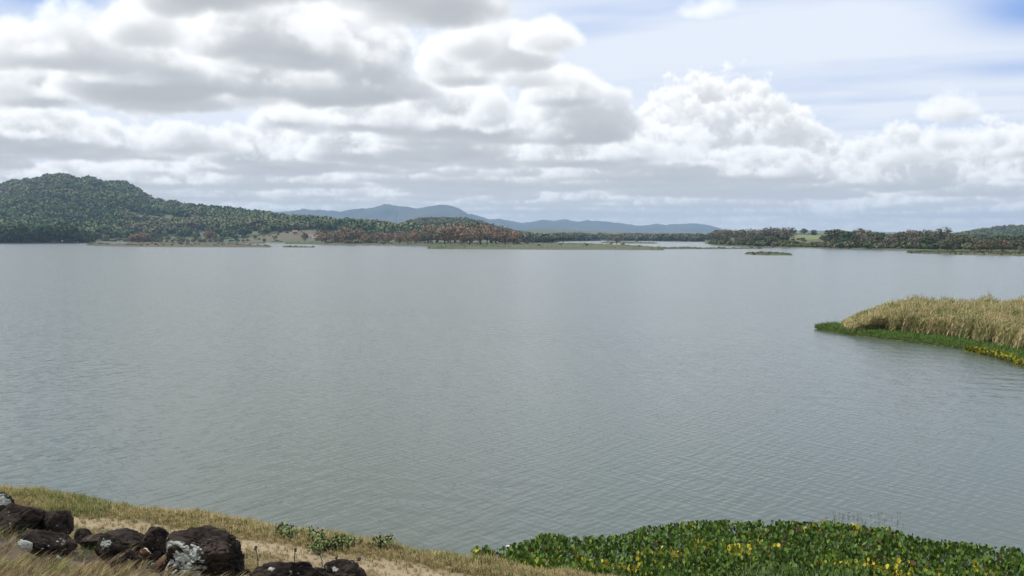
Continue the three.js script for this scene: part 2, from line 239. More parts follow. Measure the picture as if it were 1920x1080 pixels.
isle('thicket_land', 'thicket', 238, 500, [[238, 456.4], [300, 456.8], [420, 456.6], [470, 457.4], [500, 457.2]], [[238, 454.6], [420, 454.2], [500, 456.8]], 0.6, 'strip of land carrying brown thicket beyond left spit', (x, z) => turf(x, z, 30));
isle('islet', 'tiny', 528, 592, [[528, 463.6], [560, 464.3], [592, 464.1]], [[528, 463.3], [545, 462.7], [592, 463.8]], 0.25, 'thin grassy islet left of the brown grove', (x, z) => mixc(GRASS, DRY, 0.3));
isle('islet', 'tinier', 470, 512, [[470, 463], [512, 463.3]], [[470, 462.7], [490, 462.2], [512, 463]], 0.2, 'very thin islet at the end of left spit', (x, z) => mixc(GRASS, DRY, 0.3));
isle('grove_land', 'grove', 532, 1010, [[532, 457.3], [560, 457.9], [680, 459.6], [800, 461.3], [850, 462.6], [905, 463.4], [960, 462], [1010, 459.3]], [[532, 457], [600, 455.9], [760, 455.6], [900, 456.2], [1010, 458.6]], 1.0, 'low land carrying the brown grove', (x, z) => mixc(turf(x, z, 30), GRASS, 0.4));
isle('spit', 'centre', 800, 1246, [[800, 466.6], [880, 467.4], [1000, 468.1], [1100, 468.5], [1246, 468.6]], [[800, 466.2], [870, 465], [900, 462.6], [980, 459.6], [1040, 457.9], [1090, 458], [1140, 459.5], [1180, 462.6], [1246, 468.2]], 0.9, 'long low grassy spit in the middle of the lake', (x, z) => mixc(mixc(GRASS, DRY, sstep(-0.2, 0.4, fbm2(x / 30, z / 18, 4))), [0.12, 0.14, 0.045], 0.35));
isle('spit', 'thin', 1160, 1432, [[1160, 466.6], [1240, 467.2], [1330, 467.2], [1432, 466.6]], [[1160, 465], [1230, 464.4], [1300, 465.3], [1432, 466.3]], 0.3, 'thin dark strip of land right of the centre spit', () => mixc(GRASS, FLOOR, 0.4));
isle('islet', 'behind', 1126, 1234, [[1126, 455.6], [1180, 456.6], [1234, 456.8]], [[1126, 455.2], [1160, 453.8], [1234, 456.4]], 0.6, 'small treed islet in the far channel', (x, z) => turf(x, z, 30));
isle('islet', 'lone', 1394, 1486, [[1394, 476.6], [1420, 478.6], [1460, 479], [1486, 478.7]], [[1394, 476.2], [1425, 474.8], [1450, 475.4], [1486, 478.3]], 0.4, 'lone small grassy islet off the right peninsula', (x, z) => mixc(GRASS, DRY, sstep(-0.3, 0.3, fbm2(x / 5, z / 5, 3)) * 0.6));
isle('spit', 'right', 1700, 2300, [[1700, 474.8], [1760, 477], [1850, 479.2], [1920, 480.6], [2300, 487]], [[1700, 474.2], [1725, 473.2], [1800, 473.4], [1920, 474], [2300, 478]], 0.5, 'low green spit with round trees at right edge', (x, z) => mixc(GRASS, DRY, 0.7 * sstep(-0.3, 0.3, fbm2(x / 9, z / 9, 3))));

// ---------------------------------------------------------------- the lake
{
  const waves = (N, tile, list) => { const hx = new Float32Array(N * N), hy = new Float32Array(N * N), h = new Float32Array(N * N); for (const [kx, ky, a, ph] of list) { const cxs = new Float32Array(N), sxs = new Float32Array(N); for (let i = 0; i < N; i++) { cxs[i] = Math.cos(2 * Math.PI * kx * i / N + ph); sxs[i] = Math.sin(2 * Math.PI * kx * i / N + ph); } const gx = a * 2 * Math.PI * kx / tile, gy = a * 2 * Math.PI * ky / tile; for (let j = 0; j < N; j++) { const c = Math.cos(2 * Math.PI * ky * j / N), s = Math.sin(2 * Math.PI * ky * j / N); for (let i = 0, o = j * N; i < N; i++, o++) { const cc = cxs[i] * c - sxs[i] * s, ss = sxs[i] * c + cxs[i] * s; h[o] += a * ss; hx[o] += gx * cc; hy[o] += gy * cc; } } } return { h, hx, hy }; };
  const spectrum = (seed, tile, n, l0, l1, steep, dirs) => { const r = rng(seed), out = []; for (let i = 0; i < n; i++) { const L = l0 * Math.pow(l1 / l0, Math.pow(r(), 1.1)), [mean, spread] = dirs[Math.floor(r() * dirs.length)], th = mean + (r() + r() + r() - 1.5) * spread, k = tile / L; const kx = Math.round(Math.cos(th) * k), ky = Math.round(Math.sin(th) * k); if (!kx && !ky) continue; out.push([kx, ky, steep * L / (2 * Math.PI), r() * 6.283]); } return out; };
  const N = 1024, T1 = 14, w = waves(N, T1, spectrum(5, T1, 64, 0.14, 0.8, 0.0105, [[-0.62, 0.5], [-0.62, 0.7], [0.75, 0.45], [-0.3, 1.2]]));
  const nd = new Uint8Array(N * N * 4); for (let i = 0; i < N * N; i++) { const x = -w.hx[i], y = -w.hy[i], l = 1 / Math.hypot(x, y, 1); nd[i * 4] = (x * l * 0.5 + 0.5) * 255; nd[i * 4 + 1] = (y * l * 0.5 + 0.5) * 255; nd[i * 4 + 2] = (l * 0.5 + 0.5) * 255; nd[i * 4 + 3] = 255; }
  const nt = new THREE.DataTexture(nd, N, N, THREE.RGBAFormat); nt.wrapS = nt.wrapT = THREE.RepeatWrapping; nt.magFilter = THREE.LinearFilter; nt.repeat.set(1 / T1, 1 / T1); nt.needsUpdate = true;
  const N2 = 2048, T2 = 140, w2 = waves(N2, T2, spectrum(9, T2, 46, 0.4, 2.4, 0.0046, [[-0.62, 0.6], [-0.5, 0.9], [0.75, 0.5]]));
  { const gust = waves(N2, T2, spectrum(13, T2, 9, 14, 70, 0.1, [[1.2, 0.8], [0.2, 1.5]])).h; let m = 0; for (const v of gust) m += v * v; m = Math.sqrt(m / gust.length); for (let i = 0; i < gust.length; i++) w2.h[i] *= clamp(0.75 + 0.55 * gust[i] / m, 0.12, 1.9); }   // gusts: rougher and calmer patches
  let lo = 1e9, hi = -1e9; for (const v of w2.h) { lo = Math.min(lo, v); hi = Math.max(hi, v); }
  const bd = new Float32Array(N2 * N2 * 4); for (let i = 0; i < N2 * N2; i++) { const v = (w2.h[i] - lo) / (hi - lo); bd[i * 4] = bd[i * 4 + 1] = bd[i * 4 + 2] = v; bd[i * 4 + 3] = 1; }
  const bt = new THREE.DataTexture(bd, N2, N2, THREE.RGBAFormat, THREE.FloatType); bt.wrapS = bt.wrapT = THREE.RepeatWrapping; bt.magFilter = THREE.LinearFilter; bt.repeat.set(1 / T2, 1 / T2); bt.rotation = 0.31; bt.needsUpdate = true;
  const g = new THREE.PlaneGeometry(9000, 4040, 40, 20).rotateX(-Math.PI / 2).translate(0, 0, -1990);
  const p = g.attributes.position, uv = g.attributes.uv; for (let i = 0; i < p.count; i++) uv.setXY(i, p.getX(i), -p.getZ(i));
  const m = new THREE.MeshPhysicalMaterial({ color: rgb(0.07, 0.089, 0.065), roughness: 0.18, ior: 1.333, normalMap: nt, bumpMap: bt, bumpScale: hi - lo });
  tag(mesh('lake_water', g, m), 'wind-rippled grey-green lake', 'water', null, 'structure');
}
// ---------------------------------------------------------------- trees
function tube(points, radii, sides = 5) {   // a tapered limb along points
  const pos = [], idx = [], n = points.length, up = new THREE.Vector3(0, 1, 0);
  for (let i = 0; i < n; i++) { const d = new THREE.Vector3().subVectors(points[Math.min(n - 1, i + 1)], points[Math.max(0, i - 1)]).normalize(), a = Math.abs(d.y) > 0.9 ? new THREE.Vector3(1, 0, 0) : up, s = new THREE.Vector3().crossVectors(d, a).normalize(), t = new THREE.Vector3().crossVectors(d, s); for (let k = 0; k < sides; k++) { const q = k / sides * 2 * Math.PI, p = points[i].clone().addScaledVector(s, Math.cos(q) * radii[i]).addScaledVector(t, Math.sin(q) * radii[i]); pos.push(p.x, p.y, p.z); if (i < n - 1) { const b = i * sides, k2 = (k + 1) % sides; idx.push(b + k, b + k2, b + sides + k, b + k2, b + sides + k2, b + sides + k); } } }
  const g = new THREE.BufferGeometry(); g.setAttribute('position', new THREE.Float32BufferAttribute(pos, 3)); g.setIndex(idx); g.computeVertexNormals(); return g;
}
function outward(g) {   // turn each face to the side its normals point to
  const p = g.attributes.position.array, n = g.attributes.normal.array, i = g.index.array;
  for (let k = 0; k < i.length; k += 3) { const a = i[k] * 3, b = i[k + 1] * 3, c = i[k + 2] * 3, ux = p[b] - p[a], uy = p[b + 1] - p[a + 1], uz = p[b + 2] - p[a + 2], vx = p[c] - p[a], vy = p[c + 1] - p[a + 1], vz = p[c + 2] - p[a + 2]; if ((uy * vz - uz * vy) * (n[a] + n[b] + n[c]) + (uz * vx - ux * vz) * (n[a + 1] + n[b + 1] + n[c + 1]) + (ux * vy - uy * vx) * (n[a + 2] + n[b + 2] + n[c + 2]) < 0) { const t = i[k + 1]; i[k + 1] = i[k + 2]; i[k + 2] = t; } }
  return g;
}
function leafCloud(list) {   // list of [position, normal-ish centre, size, colour]: four-cornered leaf sprays
  const pos = [], nor = [], col = [], idx = []; const r = rng(list.length * 7 + 3), a = new THREE.Vector3(), b = new THREE.Vector3(), n = new THREE.Vector3();
  for (const [p, c, s, k] of list) {
    a.set(r() - 0.5, r() - 0.5, r() - 0.5).normalize(); b.set(r() - 0.5, r() - 0.5, r() - 0.5).cross(a).normalize(); n.crossVectors(a, b).multiplyScalar(0.35); n.addScaledVector(c, 0.8).normalize();
    const o = pos.length / 3, w = 0.5 + r() * 0.4; for (const [u, v] of [[-1, 0.1], [0, -w], [1, -0.1], [0.1, w]]) { pos.push(p.x + (a.x * u + b.x * v) * s, p.y + (a.y * u + b.y * v) * s, p.z + (a.z * u + b.z * v) * s); nor.push(n.x, n.y, n.z); col.push(...k); }
    idx.push(o, o + 1, o + 2, o, o + 2, o + 3);
  }
  const g = new THREE.BufferGeometry(); g.setAttribute('position', new THREE.Float32BufferAttribute(pos, 3)); g.setAttribute('normal', new THREE.Float32BufferAttribute(nor, 3)); g.setAttribute('color', new THREE.Float32BufferAttribute(col, 3)); g.setIndex(idx); return outward(g);
}
const BARK = mat(0.09, 0.07, 0.055), LEAF = new THREE.MeshPhysicalMaterial({ vertexColors: true, roughness: 1, specularIntensity: 0.2 }), LEAFW = LEAF;
// unit trees are 10 m high; shape: 'dome', 'umbrella', 'tall', 'bush'
function treeShapes(seed, shape, colours, nClump, nLeaf, size, bare = 0.32) {
  const r = rng(seed), V = (x, y, z) => new THREE.Vector3(x, y, z), leaves = [], limbs = [];
  const [cy, ry, rx] = { dome: [5.7, 4.2, 4.9], full: [4.7, 5.2, 5.2], umbrella: [7.8, 1.9, 8.5], tall: [6.6, 3.5, 3.1], bush: [4.4, 5.4, 6.2], open: [6.6, 3.4, 4.6] }[shape];
  const fork = shape === 'bush' ? 0.6 : shape === 'umbrella' ? 3.4 : 2.6 + r() * 0.8;
  limbs.push(tube([V(0, -0.4, 0), V(0.05, fork * 0.5, 0.04), V((r() - 0.5) * 0.4, fork, (r() - 0.5) * 0.4)], [0.42, 0.3, 0.26], 7));
  for (let i = 0; i < nClump; i++) {
    const th = i * 2.39996 + r() * 0.8, up = shape === 'umbrella' ? r() * 0.9 : (shape === 'full' ? -0.85 : -0.7) + (shape === 'full' ? 1.8 : 1.65) * r(), rad = Math.sqrt(Math.max(0.05, 1 - Math.max(0, up) ** 2)) * (0.35 + 0.65 * Math.sqrt(r())) * (up < 0 ? 1 + up * 0.35 : 1);
    const c = V(Math.cos(th) * rad * rx, cy + up * ry * (0.75 + 0.25 * r()), Math.sin(th) * rad * rx), cr = (shape === 'umbrella' ? 1.5 : 1.25) * (0.65 + 0.75 * r()) * (rx / 4.9), k0 = colours[Math.floor(r() * colours.length)];
    if (i % 2 === 0) { const m = V(c.x * 0.45, lerp(fork, c.y, 0.6), c.z * 0.45); limbs.push(tube([V(0, fork * 0.92, 0), m, c], [0.2, 0.11, 0.03], 4)); for (let q = 0; q < 3; q++) limbs.push(tube([m.clone().lerp(c, 0.4 * q), c.clone().add(V((r() - 0.5) * cr * 2.2, (r() - 0.2) * cr * 1.6, (r() - 0.5) * cr * 2.2))], [0.05, 0.015], 3)); }
    for (let j = 0; j < nLeaf; j++) { const d = V(r() - 0.5, r() - 0.5, r() - 0.5).normalize(), q = cr * (0.45 + 0.6 * Math.pow(r(), 0.6)), p = c.clone().add(V(d.x * q * 1.15, d.y * q * 0.85, d.z * q * 1.15)); if (r() < bare * 0.4) continue; const t = 0.8 + r() * 0.4; const n = V(p.x / rx, (p.y - cy) / ry + 0.5, p.z / rx).normalize().addScaledVector(d, 0.9).normalize(); leaves.push([p, n, size * (0.6 + 0.8 * r()), [k0[0] * t, k0[1] * t, k0[2] * t]]); }
  }
  return { trunk: mergeGeometries(limbs), crown: leafCloud(leaves) };
}
const BROWN = [[0.3, 0.195, 0.12], [0.26, 0.18, 0.115], [0.33, 0.205, 0.12], [0.22, 0.175, 0.11], [0.19, 0.175, 0.1]];
const DKGREEN = [[0.055, 0.095, 0.035], [0.068, 0.11, 0.036], [0.048, 0.08, 0.033], [0.085, 0.12, 0.042]];
const OLIVE = [[0.125, 0.14, 0.065], [0.105, 0.12, 0.055], [0.15, 0.14, 0.075], [0.12, 0.11, 0.07], [0.085, 0.11, 0.05]];
const GREY = [[0.21, 0.185, 0.135], [0.18, 0.165, 0.11], [0.16, 0.16, 0.095], [0.24, 0.195, 0.14]];
const RUST = [[0.3, 0.17, 0.08], [0.25, 0.15, 0.075], [0.2, 0.15, 0.07]];
function kit(shape, colours, seeds, nClump = 26, nLeaf = 34, size = 0.42, bare) { return seeds.map((s) => { const t = treeShapes(s, shape, colours, nClump, nLeaf, size, bare); return t; }); }
const K = {
  brown: kit('dome', BROWN, [1, 2, 3, 4, 5], 28, 34, 0.42), dark: kit('full', DKGREEN, [11, 12, 13, 14], 30, 40, 0.5, 0), olive: kit('dome', OLIVE, [21, 22, 23, 24], 28, 36, 0.45), grey: kit('open', GREY, [31, 32, 33, 34], 28, 22, 0.36, 0.7),
  umbrella: kit('umbrella', DKGREEN, [41, 42], 40, 40, 0.55, 0), tall: kit('tall', DKGREEN.concat(OLIVE), [51, 52, 53], 24, 36, 0.42), rust: kit('dome', RUST.concat(OLIVE), [61, 62], 28, 32, 0.4), bush: kit('bush', OLIVE.concat(GREY), [71, 72, 73], 26, 30, 0.7), brownbush: kit('bush', BROWN, [81, 82], 26, 30, 0.7),
};
const treeRand = rng(2024);
function tree(name, kind, u, D, ground, height, label, groupName, wide = 1, category = 'tree') {
  const list = K[kind], s = list[Math.floor(treeRand() * list.length)], o = group(name, acrossOf(u, D), ground, -D, treeRand() * 6.28), k = height / 10;
  o.scale.set(k * wide, k, k * wide); mesh('trunk', s.trunk, BARK, o); mesh('crown', s.crown, LEAF, o);
  return tag(o, label, category, groupName);
}
// a wood seen as one mass
function wood(name, kinds, places, label, category = 'forest') {   // places: [u, D, ground, height, colour]
  const root = group(name); root.userData.kind = 'stuff';
  const sets = kinds.map(() => []); const r = rng(places.length + 5);
  for (const p of places) sets[Math.floor(r() * kinds.length)].push(p);
  sets.forEach((set, i) => { const im = new THREE.InstancedMesh(kinds[i], LEAFW, set.length), M = new THREE.Matrix4(), q = new THREE.Quaternion(), Y = new THREE.Vector3(0, 1, 0); im.name = 'crowns'; set.forEach(([u, D, y, h, c], n) => { const k = h / 10, w = k * (0.85 + 0.7 * r()); M.compose(new THREE.Vector3(acrossOf(u, D), y, -D), q.setFromAxisAngle(Y, r() * 6.28), new THREE.Vector3(w, k, w)); im.setMatrixAt(n, M); im.setColorAt(n, rgb(...c)); }); im.userData.kind = 'stuff'; root.add(im); });
  return tag(root, label, category, null, 'stuff');
}
const plain = (shape, seed, n = 16, m = 16, size = 1.3) => treeShapes(seed, shape, [[1, 1, 1], [0.85, 0.9, 0.85], [1.12, 1.05, 1.0]], n, m, size, 0).crown;
const WOOD = [plain('dome', 101), plain('dome', 102), plain('bush', 103), plain('tall', 104), plain('open', 105)];
const forestColour = (r, x, z) => { const n = fbm2(x / 90 + 3, z / 90, 3) + (r() - 0.5) * 0.4; return n < -0.2 ? [0.09, 0.135, 0.056] : n < 0.04 ? [0.11, 0.155, 0.06] : n < 0.2 ? [0.135, 0.175, 0.066] : n < 0.36 ? [0.165, 0.185, 0.078] : r() < 0.35 ? [0.18, 0.16, 0.11] : [0.165, 0.17, 0.095]; };
{
  const r = rng(31), P = [];
  while (P.length < 15500) { const u = lerp(-330, 785, r()), dr = ridgeDepth(u), D = lerp(1230, dr + 60, Math.pow(r(), 0.8)), x = acrossOf(u, D); if (D < fieldEnd(u) + 70 * fbm2(x / 50, D / 50, 2) + (r() < 0.12 ? -70 : 20)) continue; if (fbm2(x / 120 + 40, D / 120, 3) > (D < 1800 && u > 200 ? 0.2 : 0.36) && D < dr - 250 && r() < 0.88) continue; P.push([u, D, mainH(u, D) - 1.5, lerp(6.5, 18, Math.pow(r(), 1.5)), forestColour(r, x, D)]); }
  wood('hill_forest', WOOD, P, 'mixed green and brown forest covering the left hill');
}
{ const r = rng(32), P = []; while (P.length < 2600) { const u = lerp(690, 1005, r()), D = lerp(1490, 2000, r()); P.push([u, D, roundH(u, D) - 1, lerp(6, 11, r()), r() < 0.1 ? [0.18, 0.16, 0.1] : forestColour(r, acrossOf(u, D) + 500, D)]); } wood('hill_forest', WOOD, P, 'olive forest on the round hill behind brown grove'); }
{ const r = rng(33), P = []; while (P.length < 3600) { const u = lerp(940, 1540, r()), d0 = depthOf(farFront(u)), D = d0 + 12 + (r() < 0.35 ? 40 * r() : 900 * r()); if (fbm2(acrossOf(u, D) / 120, D / 300, 3) > 0.22) continue; const c = r(); P.push([u, D, farH(u, D) - 0.6, lerp(5, 9.5, r()), c < 0.25 ? [0.18, 0.165, 0.12] : c < 0.75 ? [0.14, 0.165, 0.085] : [0.075, 0.1, 0.05]]); } wood('far_wood', WOOD, P, 'grey-green tree belt along the far shore'); }
{ const r = rng(34), P = []; while (P.length < 2400) { const u = lerp(1720, 2300, r()), D = lerp(1600, 2170, r()); if (fbm2(u / 18, D / 60, 3) > 0.25) continue; P.push([u, D, rhH(u, D) - 1, lerp(6, 11, r()), forestColour(r, acrossOf(u, D), D)]); } wood('hill_forest', WOOD, P, 'green forest on the right back hill'); }

// tall trees that break the skyline of the left hill
{ const spots = [[72, 7], [112, 8], [165, 7], [172, 8], [228, 7], [300, 8], [312, 9], [336, 9], [352, 8], [388, 11], [404, 8], [413, 9], [460, 10], [487, 9], [506, 13], [512, 12], [556, 8], [566, 10], [580, 8], [600, 10], [612, 9], [641, 9], [652, 8], [665, 9], [704, 9], [714, 10]];
  spots.forEach(([u, h], i) => { const D = ridgeDepth(u) - 8; tree('ridge_tree', i % 3 ? 'dark' : 'tall', u, D, mainH(u, D), h * 1.15, `dark tree breaking the left hill's skyline, ${ORD[i]} from the left`, 'skyline trees of the left hill'); }); }
// the dark green clump on the left shore
{ const r = rng(41), us = range(-22, 168, 17); us.forEach((u, i) => { const v = u + (r() - 0.5) * 6, D = mainFrontD(v) + 10 + r() * 14, top = table([[-80, 420], [40, 420], [80, 419], [110, 418], [135, 424], [160, 434], [175, 442]])(v); tree('shore_tree', 'dark', v, D, mainH(v, D) - 0.2, Math.max(6, heightOf(top, D) * (0.82 + 0.25 * r())), `dark green shore tree at far left, ${ORD[i]} from the picture edge`, 'dark trees on the left shore', 1.15); });
  for (let i = 0; i < 14; i++) { const v = lerp(-20, 165, i / 13) + r() * 8, D = mainFrontD(v) + 30 + r() * 30; tree('shore_tree', i % 4 ? 'dark' : 'olive', v, D, mainH(v, D) - 0.2, 11 + 6 * r() * (v < 120 ? 1 : 0.2), `dark green tree in the left shore clump's back row, ${ORD[i]} from the left`, 'back row of the left shore clump', 1.15); } }
// scattered trees in the fields at the foot of the hill
{ const r = rng(43); let n = 0; const list = []; while (list.length < 30) { const u = lerp(175, 600, r()), d0 = mainFrontD(u), D = lerp(d0 + 14, fieldEnd(u), r()); if (Math.abs(u - 556) < 16 || Math.abs(u - 585) < 12) continue; list.push([u, D]); } list.sort((a, b) => a[0] - b[0]).forEach(([u, D], i) => tree('field_tree', ['olive', 'dark', 'bush', 'grey'][i % 4], u, D, mainH(u, D) - 0.1, 3.5 + 4.5 * r(), `small tree in the field below the left hill, ${ORD[i]} from the left`, 'field trees below the left hill')); }
{ const r = rng(48), P = []; for (let i = 0; i < 620; i++) { const u = lerp(165, 640, r()), d0 = mainFrontD(u), D = lerp(d0 + 12, fieldEnd(u) + 20, r()), x = acrossOf(u, D); if (fbm2(x / 40 + 2, D / 30, 3) < 0.08 || (Math.abs(u - 556) < 12 && D < 1300) || Math.abs(u - 585) < 9) continue; P.push([u, D, mainH(u, D) - 0.3, lerp(1.5, 5, r() * r()), forestColour(r, x, D)]); } wood('field_scrub', [WOOD[2], WOOD[0]], P, 'low scrub over the fields below the left hill', 'scrub'); }
// thicket behind the left spit, and its round tree
{ const r = rng(44); for (let i = 0; i < 10; i++) { const u = 246 + i * 5.6 + r() * 3, D = lerp(...isles.thicket.lim(u), 0.4 + 0.3 * r()); tree('thicket_bush', i < 6 ? 'brownbush' : 'bush', u, D, isles.thicket.h(u, D) - 0.1, i < 6 ? 8 + 3.5 * r() : 5 + 2 * r(), `brown thicket bush beyond the left spit, ${ORD[i]} from the left`, 'thicket beyond the left spit', 0.8, 'bush'); }
  for (let i = 0; i < 12; i++) { const u = 302 + i * 10 + r() * 4, D = lerp(...isles.thicket.lim(u), 0.5); tree('thicket_bush', i % 3 ? 'bush' : 'brownbush', u, D, isles.thicket.h(u, D) - 0.1, 3 + 2 * r(), `low olive bush right of the brown thicket, ${ORD[i]} from the left`, 'low bushes beyond the left spit', 0.9, 'bush'); }
  const D = depthOf(455.6); tree('round_tree', 'brown', 394, D, isles.thicket.h(394, D), heightOf(433, D), 'round dark brown tree standing alone beyond left spit', null, 1.15);
  for (const [i, u] of [172, 186, 340, 352].entries()) { const d = lerp(...isles.left.lim(u), 0.4); tree('spit_bush', 'bush', u, d, isles.left.h(u, d) - 0.1, 1.6 + r(), `green bush on the left spit, ${ORD[i]} from the left`, 'bushes on the left spit', 1.3, 'bush'); } }
// the brown grove
{
  const r = rng(45), top = table([[600, 434], [615, 431], [640, 429.5], [672, 431.5], [690, 439], [720, 435], [745, 434], [770, 436], [790, 430], [800, 424], [840, 420.5], [880, 421], [910, 420], [940, 425], [965, 431], [985, 438]]);
  const rows = [[0.72, 24, 0, 1.1, 'back'], [0.45, 22, 0.4, 0.98, 'middle'], [0.13, 22, 0.2, 0.78, 'front']];
  for (const [share, n, off, tall, word] of rows) for (let i = 0; i < n; i++) {
    const u = lerp(608, 978, (i + off + (r() - 0.5) * 0.6) / n), D = lerp(...isles.grove.lim(u), share + (r() - 0.5) * 0.14), g = isles.grove.h(u, D), h = Math.max(6, (heightOf(top(u), D) - g) * tall * (0.86 + 0.2 * r()));
    tree('grove_tree', r() < 0.78 ? 'brown' : r() < 0.5 ? 'grey' : 'olive', u, D, g - 0.1, h, `brown tree in the ${word} row of the grove, ${ORD[i]} from the left`, `${word} row of the brown grove`, 1.12);
  }
  for (let i = 0; i < 16; i++) { const u = lerp(612, 720, i / 15) + r() * 4, D = lerp(...isles.grove.lim(u), 0.08 + 0.05 * r()); tree('grove_bush', i % 2 ? 'bush' : 'brownbush', u, D, isles.grove.h(u, D) - 0.1, 2.2 + 2.4 * r(), `low bush at the grove's left waterside, ${ORD[i]} from the left`, 'bushes at the foot of the grove', 0.9, 'bush'); }
}
// centre spit and the far channel
{ const put = (name, kind, u, py, topRow, key, label, wide, cat = 'tree') => { const D = depthOf(py); tree(name, kind, u, D, isles[key] ? isles[key].h(u, D) : farH(u, D), Math.max(1.2, heightOf(topRow, D) - 0.6), label, null, wide, cat); };
  put('umbrella_tree', 'umbrella', 1056, 459.2, 446.5, 'centre', 'wide flat-topped dark green tree on the centre spit', 1.75);
  put('umbrella_tree', 'umbrella', 1037, 459, 448, 'centre', 'smaller flat-topped tree left of the wide one', 1.0);
  put('spit_tree', 'bush', 988, 460.6, 452, 'centre', 'olive bush at the grove side of the centre spit', 0.8, 'bush'); put('spit_tree', 'bush', 971, 461, 451, 'centre', 'olive bush at the right foot of the grove', 0.8, 'bush');
  put('spit_tree', 'grey', 1156, 461.2, 444, 'centre', 'bare grey tree at right end of the centre spit', 1.2); put('spit_tree', 'bush', 1146, 460.4, 454, 'centre', 'round bush left of the bare grey tree', 1.0, 'bush'); put('spit_tree', 'bush', 1168, 461.8, 453.6, 'centre', 'round bush right of the bare grey tree', 1.0, 'bush');
  put('islet_tree', 'grey', 1140, 455.3, 447, 'behind', 'thin grey tree on the far channel islet', 0.8); put('islet_tree', 'olive', 1163, 455.4, 446, 'behind', 'olive tree on the far channel islet', 0.9); put('islet_tree', 'umbrella', 1194, 456, 452.4, 'behind', 'low dark spreading tree on the far channel islet', 1.3); }
// right peninsula
{
  const r = rng(46), top = table([[1322, 452], [1329, 440], [1338, 433], [1362, 428], [1400, 431], [1455, 427.5], [1500, 428], [1545, 430], [1580, 432], [1600, 431], [1618, 427], [1636, 434], [1665, 438], [1690, 432], [1715, 431], [1752, 431], [1790, 438], [1830, 441], [1920, 442], [2200, 440]]);
  const rows = [[16, 44, 'waterside'], [60, 44, 'second'], [110, 40, 'third'], [250, 40, 'rear']];
  for (const [q, n, word] of rows) { const list = []; for (let i = 0; i < n; i++) list.push(lerp(1328, 2120, (i + (r() - 0.5) * 0.7) / n));
    list.forEach((u, i) => { if (u < 1324 || u > 1990) return; const D = penD(u) + q * (0.75 + 0.5 * r()); if (word !== 'rear' && u > 1476 && u < 1552 && q > 20 && !(u > 1512 && u < 1519)) return; const g = penH(u, D), full = heightOf(top(u), D) - g; const h = word === 'waterside' ? Math.min(full * 0.8, u > 1470 && u < 1550 ? 3.6 : 7.5) * (0.7 + 0.4 * r()) : Math.max(4, full * (0.84 + 0.22 * r())); tree('peninsula_tree', r() < 0.34 || h > 11.5 ? 'grey' : r() < 0.65 ? 'olive' : r() < 0.5 ? 'dark' : 'olive', u, D, g - 0.1, Math.max(2, h), `olive-grey tree in the peninsula's ${word} row, ${ORD[i] ?? 'rightmost'} from its tip`, `${word} row of the right peninsula`, 1.1); }); }
  const P = []; for (let i = 0; i < 900; i++) { const u = lerp(1330, 2150, r()), D = penD(u) + 7 + 120 * Math.pow(r(), 1.8); if (clearing(u, D) > 0.1) continue; P.push([u, D, penH(u, D) - 0.3, lerp(1.5, u > 1474 && u < 1552 ? 3 : 4.5, r()), r() < 0.6 ? [0.16, 0.185, 0.075] : r() < 0.4 ? [0.2, 0.17, 0.11] : [0.11, 0.145, 0.06]]); }
  wood('undergrowth', [WOOD[2], WOOD[0]], P, 'low undergrowth along the right peninsula shore', 'undergrowth');
  const D = penD(1766) + 70; tree('tall_tree', 'grey', 1766, D, penH(1766, D), heightOf(424.5, D) - penH(1766, D), 'tall feathery flat-topped tree rising over right woods', null, 0.95);
}
// rough grass on the spits and islets
{ const r = rng(49), P = []; for (const [key, n] of [['left', 420], ['thicket', 160], ['tiny', 60], ['tinier', 30], ['grove', 420], ['centre', 520], ['thin', 160], ['behind', 60], ['lone', 160], ['right', 420]]) for (let i = 0; i < n; i++) { const k = isles[key], u = lerp(k.u0, Math.min(k.u1, 1990), r()), D = lerp(...k.lim(u), 0.04 + 0.92 * r()), y = k.h(u, D); if (y < 0.12) continue; P.push([u, D, y - 0.08, lerp(0.3, key === 'centre' || key === 'lone' ? 0.7 : 1.2, r() * r()), r() < 0.45 ? [0.16, 0.19, 0.065] : r() < 0.6 ? [0.24, 0.21, 0.1] : [0.11, 0.14, 0.05]]); } wood('islet_grass', [WOOD[2]], P, 'rough grass and low scrub on spits and islets', 'scrub'); }
// right spit
{ const put = (u, py, topRow, kind, label, wide = 1) => { const D = depthOf(py); tree('spit_tree', kind, u, D, isles.right.h(u, D), Math.max(1, heightOf(topRow, D) - 0.4), label, null, wide); };
  put(1776, 474.6, 449.5, 'olive', 'round olive tree alone on the right spit', 1.15); put(1838, 475, 454.5, 'rust', 'small rusty tree, left of the three on right spit', 1.1); put(1857, 475.4, 452, 'rust', 'rusty tree, middle of the three on right spit', 1.1); put(1880, 475.6, 451.5, 'rust', 'rusty round tree, right of the three on right spit', 1.15); put(1915, 475.8, 464, 'bush', 'green bush at the right picture edge on spit', 1.0); }
